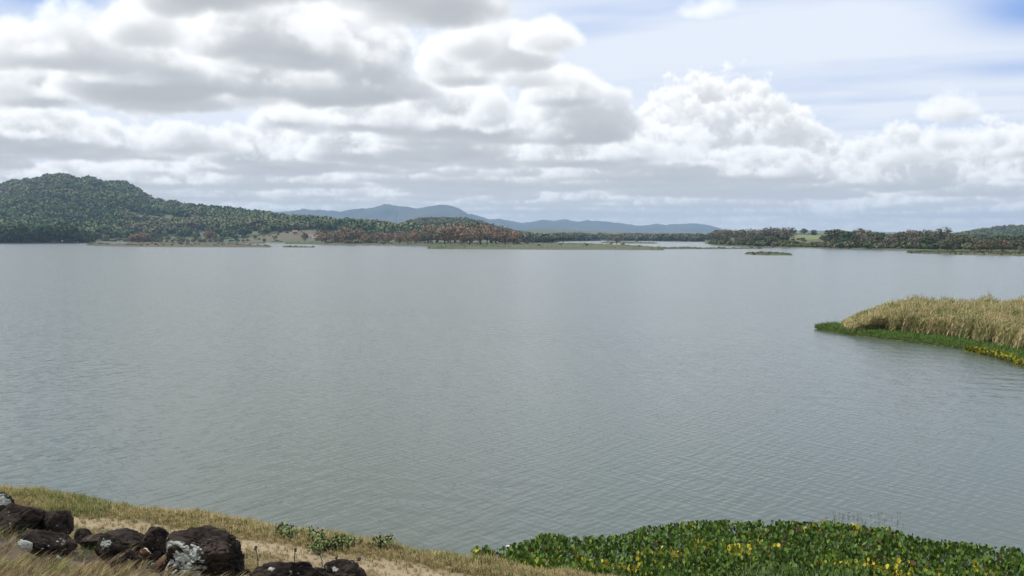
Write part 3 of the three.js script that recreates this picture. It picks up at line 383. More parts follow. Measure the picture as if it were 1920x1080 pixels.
// ---------------------------------------------------------------- the dam's bank in front: s runs down to the water, t along the dam
const NX = 0.404, NZ = -0.915;
const sOf = (x, z) => x * NX + z * NZ, tOf = (x, z) => x * -NZ + z * NX;      // t grows to the right
const fromST = (s, t) => [s * NX - t * NZ, s * NZ + t * NX];
const profile = table([[-6, 6.4], [0, 6.4], [2, 6.3], [4, 5.75], [6, 4.95], [8, 4.28], [10, 3.76], [12, 3.0], [15, 1.62], [16, 1.36], [18.4, 1.22], [19.3, 1.02], [20.4, 0.3], [21.4, -0.25], [24, -0.9], [30, -1.6]]);
function bankH(x, z) { const s = sOf(x, z), t = tOf(x, z), e = s + 0.5 * fbm2(t / 2.2, 3.1, 3); let a = 0; for (const d of [-0.35, 0, 0.35]) a += profile(e + d); a /= 3; const rough = s > 16.4 && s < 18.3 ? 0.03 : 0.09; return a + rough * fbm2(x / 0.7, z / 0.7, 4) + 0.12 * fbm2(x / 3, z / 3, 2) * (s < 20 ? 1 : 0.3); }
const onPath = (x, z) => { const s = sOf(x, z) + 0.35 * fbm2(x / 2.5, z / 2.5, 3); return sstep(16.7, 17.1, s) * (1 - sstep(17.5, 18.0, s)); };
{
  const pos = [], col = [], idx = [], nt = 340, ns = 210;
  for (let j = 0; j <= ns; j++) for (let i = 0; i <= nt; i++) { const s = lerp(-5, 24, j / ns), t = lerp(-46, 38, i / nt), [x, z] = fromST(s, t), h = bankH(x, z), n = fbm2(x / 0.9, z / 0.9, 4), m = fbm2(x / 4 + 7, z / 4, 3); pos.push(x, h, z); let c = mixc([0.21, 0.155, 0.085], [0.14, 0.115, 0.055], sstep(-0.3, 0.4, n + m)); c = mixc(c, [0.085, 0.08, 0.035], 0.7 * sstep(0.1, 0.5, m)); if (s < 13.5) c = mixc(c, [0.1, 0.07, 0.045], 0.6); const pth = onPath(x, z); c = mixc(c, mixc([0.31, 0.24, 0.14], [0.25, 0.19, 0.105], sstep(-0.3, 0.4, n)), pth); if (h < 0.15) c = [0.07, 0.06, 0.04]; col.push(...c); if (i < nt && j < ns) { const a = j * (nt + 1) + i; idx.push(a, a + 1, a + nt + 1, a + 1, a + nt + 2, a + nt + 1); } }
  const g = new THREE.BufferGeometry(); g.setAttribute('position', new THREE.Float32BufferAttribute(pos, 3)); g.setAttribute('color', new THREE.Float32BufferAttribute(col, 3)); g.setIndex(idx); g.computeVertexNormals();
  tag(mesh('bank', g, vmat(0.97)), 'grassy dam bank with bare earth path in front', 'bank', null, 'structure');
}
// where a picture point meets the bank
function onBank(px, py) { const rx = (px - 960) / F, ty = (540 - py) / F, dy = ty * CP - SP, dz = -(CP + ty * SP); let t = 3; for (; t < 60; t += 0.02) { if (EYE + dy * t < bankH(rx * t, dz * t)) break; } return [rx * t, EYE + dy * t, dz * t]; }

// ---------------------------------------------------------------- rocks
const ROCK = new THREE.MeshPhysicalMaterial({ vertexColors: true, roughness: 1, specularIntensity: 0.25 });
function rockGeometry(seed, detail, sx, sy, sz, cuts, lichen = []) {
  const r = rng(seed), planes = []; for (let i = 0; i < cuts; i++) { const v = new THREE.Vector3(r() - 0.5, (r() - 0.5) * 0.9, r() - 0.5).normalize(); planes.push([v, 0.62 + 0.3 * r()]); }
  if (seed === 19) { planes.length = 0; for (const [x, y, z, k] of [[0.1, 0.93, 0.34, 0.68], [-0.25, 0.28, 0.92, 0.72], [0.3, -0.2, 0.93, 0.66], [0.97, 0.18, 0.1, 0.8], [0.8, 0.6, 0.2, 0.86], [-0.95, 0.1, 0.25, 0.84], [0, 0.2, -1, 0.7], [0.75, -0.1, 0.65, 0.85]]) planes.push([new THREE.Vector3(x, y, z).normalize(), k]); }
  let g = new THREE.IcosahedronGeometry(1, detail); g.deleteAttribute('uv'); g.deleteAttribute('normal'); g = mergeVertices(g, 1e-4);
  const p = g.attributes.position, col = new Float32Array(p.count * 3), v = new THREE.Vector3(), o = seed * 3.7;
  for (let i = 0; i < p.count; i++) {
    v.fromBufferAttribute(p, i).normalize(); let d = 1.05; for (const [n, k] of planes) { const q = n.dot(v); if (q > 0.05) { const c = k / q; const h = clamp(0.5 + 0.5 * (d - c) / 0.018); d = lerp(d, c, h) - 0.018 * h * (1 - h); } }
    const big = fbm3(v.x * 1.6 + o, v.y * 1.6, v.z * 1.6, 3), fine = fbm3(v.x * 9 + o, v.y * 9, v.z * 9, 4);
    const crack = Math.abs(fbm3(v.x * 2.7 + o + 50, v.y * 2.7, v.z * 2.7, 3)); d *= 1 + 0.12 * big + 0.07 * fine - 0.1 * Math.max(0, 1 - crack / 0.06) + 0.05 * vn3(v.x * 4 + o, v.y * 4, v.z * 4); p.setXYZ(i, v.x * d * sx, v.y * d * sy, v.z * d * sz);
    const tone = 0.75 + 0.5 * clamp(0.5 + fine + 0.6 * big); let c = mixc([0.011, 0.009, 0.0075], [0.041, 0.03, 0.023], clamp(0.5 + big * 1.4 + fine * 0.8)).map((q) => q * tone);
    const spot = fbm3(v.x * 7 + o + 20, v.y * 7, v.z * 7, 4), speck = vn3(v.x * 26 + o, v.y * 26, v.z * 26);
    for (const [lx, ly, lz, rad, k] of lichen) { const m = Math.hypot(v.x - lx, v.y - ly, v.z - lz) / rad; if (m < 1.25 && spot > -0.1 + 0.42 * (m - 0.45) - (k ?? 0) && speck > -0.62 + 0.2 * m) c = mixc([0.2, 0.215, 0.18], [0.46, 0.47, 0.41], clamp(0.55 + 0.7 * speck + 0.6 * fine)); }
    if (spot > 0.44 && speck > 0.35) c = [0.38, 0.38, 0.33];
    col.set(c, i * 3);
  }
  g.setAttribute('color', new THREE.BufferAttribute(col, 3)); g.computeVertexNormals(); return g;
}
// [px0, px1, top row, bottom row, depth, cuts, seed, label, lichen patches, detail, tilt]
const rocks = [
  [-24, 88, 942, 1018, 13.9, 10, 11, 'large dark boulder with jagged back at left picture edge', [[0.35, 0.7, 0.45, 0.1]], 30, 0.16],
  [62, 122, 954, 1016, 13.8, 9, 22, 'black rounded rock leaning on the large left boulder', [], 22, -0.3],
  [-52, 10, 924, 968, 14.6, 9, 12, 'pale lichen-covered rock behind the large left boulder', [[0.6, 0.5, 0.5, 0.5, 0.1]], 20, 0],
  [30, 122, 996, 1046, 12.9, 8, 13, 'dark slab lying in front of the large left boulder', [], 20, -0.25],
  [21, 47, 1010, 1037, 12.5, 6, 14, 'small pale rounded stone beside the dark slab', [[0.2, 0.3, 0.9, 1.4, 0.6]], 14, 0.6],
  [126, 160, 992, 1026, 13.6, 7, 15, 'small dark rock at left end of the long brown rock', [], 14, 0],
  [138, 268, 994, 1050, 13.3, 8, 16, 'long low brown rock in middle of the rock row', [], 22, -0.14],
  [166, 216, 1004, 1054, 12.4, 7, 17, 'black rock with a white lichen crust on top', [[0.05, 0.62, 0.7, 0.42, 0.08]], 24, 0],
  [248, 308, 990, 1044, 12.9, 6, 18, 'pointed brown rock left of the biggest boulder', [[-0.6, 0.6, 0.3, 0.25]], 16, 0.2],
  [294, 446, 992, 1106, 12.4, 9, 19, 'biggest boulder with broad pale lichen patch on its face', [[-0.36, 0.3, 0.88, 0.52, 0.16], [-0.25, -0.15, 0.95, 0.4, 0.12], [0.3, -0.05, 0.95, 0.08, 0.5], [-0.75, -0.35, 0.6, 0.2, 0.2]], 46, -0.06],
  [462, 584, 1048, 1128, 11.8, 8, 20, 'rounded brown rock at the bottom edge right of boulder', [[-0.2, 0.75, 0.6, 0.07, 0.5], [0.4, 0.7, 0.5, 0.06, 0.5]], 22, 0],
  [594, 676, 1052, 1112, 11.9, 8, 21, 'dark rock at the bottom edge beside the earth path', [[-0.4, 0.8, 0.5, 0.16, 0.3]], 20, -0.1],
];
for (const [x0, x1, y0, y1, D, cuts, seed, label, lichen, detail, tilt] of rocks) {
  const cx = (x0 + x1) / 2, cy = (y0 + y1) / 2, w = (x1 - x0) / 2 / F * D, h = (y1 - y0) / 2 / F * D, y = heightOf(cy, D), o = mesh('boulder', rockGeometry(seed, detail, w * 1.03, h * 1.05, w * 0.85, cuts, lichen), ROCK);
  o.position.set(acrossOf(cx, D), y, -D); o.rotation.z = tilt; tag(o, label, 'rock', 'dam rocks at the lower left');
  o.userData.depth = undefined; delete o.userData.depth;
}
// small stones between the boulders
{ const r = rng(61), where = [[218, 1050, 'left of the grey rubble'], [232, 1040, 'below the long brown rock'], [246, 1052, 'in the rubble, largest grey one'], [262, 1040, 'under the pointed rock, reddish'], [281, 1041, 'under the pointed rock, beside the boulder'], [292, 1060, 'at the foot of the biggest boulder'], [272, 1064, 'low in the rubble near the boulder'], [236, 1068, 'lowest in the rubble'], [205, 1060, 'below the black lichened rock'], [112, 1012, 'right of the dark slab'], [120, 1022, 'pale, below the dark slab'], [150, 1066, 'in the dry grass below the slab'], [455, 1072, 'right of the biggest boulder'], [444, 1078, 'at the right foot of the biggest boulder'], [590, 1074, 'between the two bottom edge rocks'], [90, 1050, 'in the grass under the dark slab']];
  for (const [i, [px, py, words]] of where.entries()) { const D = 12.2 + r() * 0.6, k = (5 + 7 * r()) / F * D, g = rockGeometry(100 + i, 9, k * 1.25, k * 0.85, k, 6, i % 3 === 0 ? [[0, 0.5, 0.8, 0.6, 0.1]] : []); if (i === 3 || i === 5) { const c = g.attributes.color; for (let q = 0; q < c.count; q++) c.setXYZ(q, c.getX(q) * 3, c.getY(q) * 2.3, c.getZ(q) * 1.9); } const o = mesh('stone', g, ROCK); o.position.set(acrossOf(px, D), heightOf(py, D), -D); o.rotation.set(r(), r() * 6, r()); tag(o, `small stone ${words}`, 'stone', 'loose stones among the boulders'); } }
// the rubble and soil heaped between them
const heapTop = table([[-60, 1012], [30, 1012], [60, 1030], [120, 1036], [170, 1036], [215, 1038], [290, 1052], [340, 1080], [440, 1086], [470, 1080], [560, 1092], [700, 1100]]);
function heapH(x, D) { const u = 960 + F * x / D, b = bankH(x, -D); if (u < -60 || u > 700 || D < 10.2 || D > 14.6) return b; const c = heightOf(heapTop(u), 12.9), k = Math.exp(-(((D - 12.9) / 0.85) ** 2)); return Math.max(b - 0.05, lerp(b - 0.12, Math.max(b - 0.1, c - 0.02), k)); }
{ const us = range(-60, 700, 150), pos = [], col = [], idx = [], n = 40; for (let j = 0; j <= n; j++) for (let i = 0; i < us.length; i++) { const D = lerp(10.2, 14.6, j / n), x = acrossOf(us[i], D), h = heapH(x, D) + 0.05 * fbm2(x / 0.16, D / 0.16, 4) + 0.03 * fbm2(x / 0.05, D / 0.05, 2); pos.push(x, h, -D); const q = fbm2(x / 0.25, D / 0.25, 4); col.push(...mixc([0.035, 0.025, 0.018], [0.11, 0.082, 0.05], sstep(-0.3, 0.45, q))); if (i < us.length - 1 && j < n) { const a = j * us.length + i; idx.push(a, a + 1, a + us.length, a + 1, a + us.length + 1, a + us.length); } }
  const g = new THREE.BufferGeometry(); g.setAttribute('position', new THREE.Float32BufferAttribute(pos, 3)); g.setAttribute('color', new THREE.Float32BufferAttribute(col, 3)); g.setIndex(idx); g.computeVertexNormals(); tag(mesh('soil', g, vmat(0.97)), 'dark stony soil between the boulders', 'soil', null, 'structure'); }

// ---------------------------------------------------------------- grass
function tuft(seed, n, h, spread, lean, width = 0.007) { const r = rng(seed), pos = [], nor = [], idx = []; for (let i = 0; i < n; i++) { const a = r() * 6.28, q = spread * Math.sqrt(r()), x = Math.cos(a) * q, z = Math.sin(a) * q, b = r() * 6.28, out = 0.25 + 0.7 * r(), hh = h * (0.5 + 0.6 * r()), dx = Math.cos(b) * out * hh * 0.6 + lean * hh, dz = Math.sin(b) * out * hh * 0.6, w = width * (0.7 + 0.7 * r()), px = -Math.sin(b) * w, pz = Math.cos(b) * w, o = pos.length / 3; for (const [k, f, y] of [[1, 0, 0], [0.75, 0.35, 0.6], [0.05, 1, 0.95]]) for (const sg of [-1, 1]) { pos.push(x + dx * f + px * k * sg, y * hh, z + dz * f + pz * k * sg); nor.push(Math.cos(b) * 0.35, 0.9, Math.sin(b) * 0.35); } idx.push(o, o + 1, o + 2, o + 1, o + 3, o + 2, o + 2, o + 3, o + 4, o + 3, o + 5, o + 4); } const g = new THREE.BufferGeometry(); g.setAttribute('position', new THREE.Float32BufferAttribute(pos, 3)); g.setAttribute('normal', new THREE.Float32BufferAttribute(nor, 3)); g.setIndex(idx); return outward(g); }
const BLADE = new THREE.MeshPhysicalMaterial({ color: rgb(1, 1, 1), roughness: 1, specularIntensity: 0.15, transmission: 0.25, thickness: 0 });
function scatter(name, geos, m, list, label, category) {   // list: [x, y, z, scale, turn, colour]
  const root = group(name), r = rng(list.length + 1), sets = geos.map(() => []); for (const p of list) sets[Math.floor(r() * geos.length)].push(p);
  sets.forEach((set, i) => { const im = new THREE.InstancedMesh(geos[i], m, set.length), M = new THREE.Matrix4(), q = new THREE.Quaternion(), Y = new THREE.Vector3(0, 1, 0); im.name = 'blades'; im.userData.kind = 'stuff'; set.forEach(([x, y, z, k, a, c], n) => { const kk = Array.isArray(k) ? k : [k, k, k]; M.compose(new THREE.Vector3(x, y, z), q.setFromAxisAngle(Y, a), new THREE.Vector3(...kk)); im.setMatrixAt(n, M); im.setColorAt(n, rgb(...c)); }); root.add(im); });
  return tag(root, label, category, null, 'stuff');
}
const TAN = [0.37, 0.29, 0.13], STRAW = [0.46, 0.37, 0.18], OLV = [0.25, 0.24, 0.08], GRN = [0.1, 0.15, 0.035];
{
  const r = rng(71), list = [];
  for (let i = 0; i < 52000; i++) { const s = lerp(13.2, 20.6, r()), t = lerp(-24, 12, r()), [x, z] = fromST(s, t); const p = onPath(x, z); if (r() < p * 0.8) continue; const edge = sstep(18.3, 19.6, s), m = fbm2(x / 2.2 + 4, z / 2.2, 3), q = r(); let c = q < 0.45 ? TAN : q < 0.75 ? STRAW : OLV; if (m + (r() - 0.5) * 0.5 + edge * 0.2 + sstep(1, 4, t) * 0.25 > 0.34) c = r() < 0.6 ? mixc(OLV, GRN, r()) : OLV; const k = 0.8 * (0.4 + 0.5 * r() + 0.35 * edge + 0.5 * Math.max(0, m)) * (1 - 0.55 * sstep(0, 2.6, 18.6 - s) * (1 - sstep(0.1, 0.4, m))); const b = 0.8 + 0.4 * r(); list.push([x, bankH(x, z) - 0.01, z, k, r() * 6.28, c.map((v) => v * b)]); }
  scatter('bank_grass', [tuft(1, 14, 0.26, 0.09, 0.1), tuft(2, 12, 0.3, 0.08, 0.15), tuft(3, 16, 0.22, 0.1, 0.05)], BLADE, list, 'dry tan and olive grass on bank beside path', 'grass');
}
{
  const r = rng(72), list = []; for (let i = 0; i < 21000; i++) { const s = lerp(5, 13, r()), t = lerp(-16, 3, r()), [x, z] = fromST(s, t), D = -z; let y = Math.max(bankH(x, z), heapH(x, D)) - 0.02; const q = r(), m = fbm2(x / 1.1 + 9, z / 1.1, 3); let c = q < 0.45 ? TAN : q < 0.7 ? [0.2, 0.14, 0.08] : q < 0.85 ? STRAW : OLV; if (m > 0.3) c = GRN; if (Math.abs(D - 12.9) < 0.8 && r() < 0.45) continue; const b = 0.7 + 0.4 * r(); list.push([x, y, z, 0.28 + 0.5 * r() * r() + 0.15 * r(), r() * 0.9 - 0.4, c.map((v) => v * b)]); }
  scatter('slope_grass', [tuft(4, 12, 0.26, 0.09, 0.55, 0.005), tuft(5, 10, 0.32, 0.08, 0.75, 0.005)], BLADE, list, 'wind-bent dry grass below the boulders', 'grass');
}
// pebbles and clods on the path
{ const r = rng(74), g = rockGeometry(300, 2, 1, 0.7, 0.9, 4); g.deleteAttribute('color'); const im = new THREE.InstancedMesh(g, mat(1, 1, 1, 0.95), 900), M = new THREE.Matrix4(), q = new THREE.Quaternion(); for (let i = 0; i < 900; i++) { const [x, z] = fromST(lerp(16.3, 18.3, r()), lerp(-22, 6, r())), k = 0.008 + 0.025 * r() * r() * r(), c = 0.1 + 0.2 * r(); M.compose(new THREE.Vector3(x, bankH(x, z) + k * 0.3, z), q.setFromEuler(new THREE.Euler(r() * 6, r() * 6, r() * 6)), new THREE.Vector3(k, k, k)); im.setMatrixAt(i, M); im.setColorAt(i, rgb(c * 1.15, c * 0.95, c * 0.75)); } im.name = 'path_pebbles'; tag(im, 'small pebbles and clods on the earth path', 'pebbles', null, 'stuff'); }
// leafy weeds along the bank's lip
const WEEDLEAF = vmat(0.75), STEM = mat(0.09, 0.065, 0.04);
function weed(px, py, h, wide, colours, label, groupName, n = 420) { const [x, y, z] = onBank(px, py), r = rng(Math.round(px * 7)), o = group('weed_shrub', x, y - 0.03, z), V = (a, b, c) => new THREE.Vector3(a, b, c), stems = [], leaves = []; for (let i = 0; i < 12; i++) { const a = r() * 6.28, q = wide * r(), e = V(Math.cos(a) * q, h * (0.45 + 0.55 * r()), Math.sin(a) * q); stems.push(tube([V(e.x * 0.2, 0, e.z * 0.2), V(e.x * 0.6, e.y * 0.6, e.z * 0.6), e], [0.008, 0.006, 0.003], 4)); for (let j = 0; j < n / 12; j++) { const f = 0.25 + 0.75 * r(), p = V(e.x * f + (r() - 0.5) * 0.16, e.y * f + (r() - 0.5) * 0.1, e.z * f + (r() - 0.5) * 0.16), k = colours[Math.floor(r() * colours.length)], b = 0.75 + 0.5 * r(); leaves.push([p, V(r() - 0.5, 0.6, r() - 0.5), 0.022 + 0.022 * r(), k.map((v) => v * b)]); } } mesh('stems', mergeGeometries(stems), STEM, o); mesh('leaves', leafCloud(leaves), WEEDLEAF, o); return tag(o, label, 'weed', groupName); }
const WG = [[0.12, 0.18, 0.05], [0.155, 0.21, 0.055], [0.2, 0.22, 0.075], [0.1, 0.145, 0.042]];
weed(600, 1030, 0.42, 0.62, WG, 'largest green weed clump on the bank edge above path', 'green weeds along the bank edge', 900);
weed(640, 1028, 0.36, 0.4, WG, 'green weed just right of the largest clump', 'green weeds along the bank edge'); weed(545, 1008, 0.34, 0.4, WG, 'green weed just left of the largest clump', 'green weeds along the bank edge');
weed(228, 944, 0.42, 0.55, WG.concat([[0.14, 0.13, 0.05]]), 'leftmost green weed clump on the bank edge', 'green weeds along the bank edge'); weed(268, 952, 0.34, 0.5, WG, 'green weed clump second from the left on bank edge', 'green weeds along the bank edge');
weed(400, 962, 0.34, 0.2, WG.concat([[0.16, 0.14, 0.05]]), 'small upright weed above the biggest boulder, left of two', 'green weeds along the bank edge'); weed(446, 972, 0.42, 0.24, WG.concat([[0.16, 0.14, 0.05]]), 'small upright weed above the biggest boulder, right of two', 'green weeds along the bank edge');
weed(770, 1036, 0.4, 0.4, WG.concat([[0.16, 0.13, 0.05]]), 'olive weed on the bank edge midway to the hyacinth', 'green weeds along the bank edge'); weed(868, 1040, 0.42, 0.4, [[0.12, 0.15, 0.045], [0.09, 0.13, 0.035]], 'bright green weed on bank edge left of the hyacinth', 'green weeds along the bank edge'); weed(720, 1030, 0.36, 0.34, WG.concat([[0.16, 0.13, 0.05]]), 'olive weed on the bank edge above the path bend', 'green weeds along the bank edge');
weed(40, 918, 0.26, 0.4, [[0.11, 0.11, 0.04], [0.08, 0.09, 0.035]], 'low dull green weed at far left of the bank edge', 'green weeds along the bank edge'); weed(330, 957, 0.26, 0.4, [[0.11, 0.11, 0.04], [0.07, 0.09, 0.03]], 'low dull green weed between the clumps on bank edge', 'green weeds along the bank edge');
// dry stalks standing between the rocks and the path
function stalk(px, baseRow, topRow, D, bend, label) { const y0 = heightOf(baseRow, D), h = heightOf(topRow, D) - y0, o = group('dry_stalk', acrossOf(px, D), y0, -D), V = (a, b, c) => new THREE.Vector3(a, b, c), k = bend * h; mesh('stem', tube([V(0, -0.15, 0), V(k * 0.2, h * 0.5, 0), V(k * 0.7, h * 0.92, 0), V(k, h, 0)], [0.007, 0.006, 0.005, 0.004], 5), STEM, o); const r = rng(px), buds = []; for (let i = 0; i < 9; i++) buds.push(new THREE.IcosahedronGeometry(0.011 + 0.008 * r(), 0).translate(k * (0.8 + 0.5 * (r() - 0.4)), h * (0.9 + 0.12 * (r() - 0.3)), (r() - 0.5) * 0.04)); for (let i = 0; i < 4; i++) { const f = 0.35 + 0.15 * i; buds.push(new THREE.IcosahedronGeometry(0.007, 0).translate(k * 0.2 + (r() - 0.5) * 0.05, h * f, 0)); } mesh('seed_head', mergeGeometries(buds), mat(0.06, 0.045, 0.035), o); return tag(o, label, 'dry plant', 'dry stalks beside the path'); }
stalk(477, 1072, 1024, 12.3, -0.12, 'dark dry stalk with seed head right of biggest boulder'); stalk(545, 1060, 1028, 12.2, 0.1, 'thin dry stalk above the rounded brown rock'); stalk(600, 1066, 1036, 12, -0.3, 'dry stalk leaning left beside the bottom edge rock'); stalk(660, 1070, 1046, 12, 0.4, 'dry stalk leaning right over the earth path'); stalk(625, 1062, 1044, 12, 0.05, 'short dry stalk behind the bottom edge rock');

// ---------------------------------------------------------------- water hyacinth
function hyacinthLeaf(seed) { const r = rng(seed), pos = [0, 0, 0], nor = [0, 0.2, 1], idx = [], n = 11, cup = 0.16 + 0.12 * r(); for (let i = 0; i <= n; i++) { const a = -Math.PI / 2 + (i / n) * 2 * Math.PI, k = 0.5 * (1 - 0.16 * Math.cos(a * 2) * (Math.sin(a) > 0 ? 0.4 : 1)) * (0.94 + 0.1 * r()), x = Math.cos(a) * k, y = 0.5 + Math.sin(a) * k * 1.08; pos.push(x, y, cup * (Math.abs(x) * 1.2 + (y - 0.5) * 0.25)); nor.push(-x * 0.7, 0.2 - (y - 0.5) * 0.4, 0.9); } pos[0] = 0; pos[1] = 0.48; pos[2] = -0.02; for (let i = 1; i <= n; i++) idx.push(0, i, i + 1); const o = pos.length / 3; for (const [x, y, z] of [[-0.03, -1.9, 0.05], [0.03, -1.9, 0.05], [-0.045, -0.9, 0.1], [0.045, -0.9, 0.1], [0, 0.06, 0]]) { pos.push(x, y, z); nor.push(0, 0.2, 1); } idx.push(o, o + 1, o + 2, o + 1, o + 3, o + 2, o + 2, o + 3, o + 4); const g = new THREE.BufferGeometry(); g.setAttribute('position', new THREE.Float32BufferAttribute(pos, 3)); g.setAttribute('normal', new THREE.Float32BufferAttribute(nor, 3)); g.setIndex(idx); return outward(g); }
const HLEAF = [hyacinthLeaf(1), hyacinthLeaf(2), hyacinthLeaf(3)];
const leafM = (r, g, b) => new THREE.MeshPhysicalMaterial({ color: rgb(r, g, b), roughness: 0.58, specularIntensity: 0.4, transmission: 0.3, thickness: 0 });
const HCOL = [[0.09, 0.175, 0.018], [0.07, 0.14, 0.016], [0.125, 0.215, 0.022], [0.19, 0.26, 0.028], [0.05, 0.1, 0.014]], HYEL = [[0.55, 0.46, 0.03], [0.36, 0.38, 0.035], [0.62, 0.48, 0.03]], HBRN = [[0.13, 0.07, 0.03], [0.1, 0.06, 0.035]];
const HMAT = leafM(1, 1, 1), HM1 = [...HCOL, ...HYEL].map((c) => leafM(...c));
function leafPose(r, x, y, z, k) { const yaw = r() * 6.28, tilt = -0.15 - 1.05 * r() * r(), M = new THREE.Matrix4(), q = new THREE.Quaternion().setFromEuler(new THREE.Euler(tilt, yaw, (r() - 0.5) * 0.5, 'YXZ')); return M.compose(new THREE.Vector3(x, y, z), q, new THREE.Vector3(k * (0.85 + 0.3 * r()), k, k)); }
const bedBack = table([[880, 1040], [915, 1033], [940, 1030], [960, 1020], [1000, 1012], [1015, 1003], [1040, 1004], [1080, 1010], [1120, 1008], [1180, 1002], [1205, 992], [1260, 984], [1300, 979], [1400, 978], [1560, 979], [1620, 986], [1680, 993], [1740, 1010], [1800, 1017], [1860, 1022], [1920, 1030], [2100, 1050], [2400, 1090]]);   // row of the leaf tops at the bed's far edge
{
  const cx = 6, cz = -24, bed = group('water_hyacinth_bed', cx, 0, cz), r = rng(81), inst = HLEAF.map(() => []), single = [];
  const canopy = (x, z) => 0.6 + 0.2 * fbm2(x / 1.3, z / 1.3, 3) + 0.12 * fbm2(x / 0.35, z / 0.35, 2);
  const yellow = (x, z) => fbm2(x / 1.5 + 13, z / 1.5 + 5, 3);
  for (let i = 0; i < 60000; i++) { const x = lerp(-2, 21, r()), z = -lerp(19.5, 28.5, r()), px = 960 + F * x / -z; if (px < 884) continue; const h = canopy(x, z), back = depthOf(bedBack(px) - 9, h * 0.9); if (-z > back) continue; const s = sOf(x, z) + 0.35 * fbm2(x / 0.8, z / 0.8, 3); if (s < 19.5) continue; const g0 = Math.max(0, bankH(x, z)), rim = sstep(0, 0.6, back + z); const u = Math.pow(r(), 0.6), y = g0 * 0.8 + h * (0.35 + 0.65 * u) * (0.85 + 0.15 * rim), k = 0.052 + 0.085 * r() * r() + 0.02 * r(); const yl = yellow(x, z) + (r() - 0.5) * 0.7, q = r(); let c = yl > 0.47 ? HYEL[Math.floor(r() * 3)] : q < 0.05 ? HBRN[Math.floor(r() * 2)] : HCOL[Math.floor(r() * 5)]; const b = 0.8 + 0.4 * r(); const M = leafPose(r, x - cx, y - k, z - cz, k); const item = { M, c: c.map((v) => v * b), c0: c, shape: Math.floor(r() * 3), size: u > 0.72 && -z > 21.5 && px < 1915 ? k / -z : 0 }; single.push(item); }
  single.sort((a, b) => b.size - a.size);
  single.forEach((it, i) => { if (i < 300 && it.size && !HBRN.includes(it.c0)) { const n = HCOL.indexOf(it.c0), o = mesh('leaf', HLEAF[it.shape], HM1[n >= 0 ? n : HCOL.length + HYEL.indexOf(it.c0)], bed); it.M.decompose(o.position, o.quaternion, o.scale); } else inst[it.shape].push(it); });
  inst.forEach((set, k) => { const im = new THREE.InstancedMesh(HLEAF[k], HMAT, set.length); im.name = 'leaves'; im.userData.kind = 'stuff'; set.forEach((it, n) => { im.setMatrixAt(n, it.M); im.setColorAt(n, rgb(...it.c)); }); bed.add(im); });
  tag(bed, 'dense bed of green and yellow water hyacinth by the bank', 'water hyacinth');
  // grasses growing up through the bed near the bank
  const list = []; for (let i = 0; i < 200; i++) { const px = r() < 0.75 ? lerp(1395, 1640, r()) : lerp(1200, 1900, r()), D = lerp(20.6, 22.3, r()), x = acrossOf(px, D); if (sOf(x, -D) < 19.6) continue; const b = 0.8 + 0.4 * r(); list.push([x, 0.2, -D, 1.0 + 0.6 * r(), r() * 6.28, mixc([0.08, 0.15, 0.03], [0.16, 0.18, 0.06], r() * r()).map((v) => v * b)]); }
  scatter('bed_grass', [tuft(6, 12, 0.34, 0.1, 0.1, 0.006)], BLADE, list, 'green grass growing through the hyacinth bed', 'grass');
}
// thin stems standing in the water beyond the bed
{ const r = rng(83), geos = []; for (let i = 0; i < 60; i++) { const px = lerp(1545, 1705, r()), D = depthOf(lerp(962, 992, r())), x = acrossOf(px, D), V = (a, b, c) => new THREE.Vector3(x + a, b, -D + c), h = 0.02 + 0.07 * r(), l = (r() - 0.3) * 0.14; geos.push(tube([V(0, -0.1, 0), V(l * 0.4, h * 0.6, 0), V(l, h, (r() - 0.5) * 0.05)], [0.006, 0.005, 0.003], 4)); geos.push(tube([V(l * 0.4, h * 0.5, 0), V(l * 0.4 + (r() - 0.5) * 0.12, h * 0.9, 0)], [0.009, 0.003], 3)); } tag(mesh('water_weed', mergeGeometries(geos), mat(0.13, 0.11, 0.035)), 'sparse brown weed stems standing in water beyond hyacinth', 'water weed', null, 'stuff'); }
// a bit of white litter by the bed's left end
{ const D = depthOf(1027, 0.3), g = new THREE.LatheGeometry([[0, 0], [0.03, 0.002], [0.033, 0.02], [0.031, 0.06], [0.033, 0.1], [0.028, 0.125], [0.012, 0.145], [0.012, 0.16], [0, 0.161]].map(([a, b]) => new THREE.Vector2(a, b)), 14), o = group('litter_bottle', acrossOf(949, D), 0.32, -D); const b = mesh('bottle', g, mat(0.8, 0.8, 0.78, 0.4), o); b.rotation.z = -Math.PI / 2 + 0.12; tag(o, 'small white plastic litter at left end of hyacinth bed', 'litter'); }

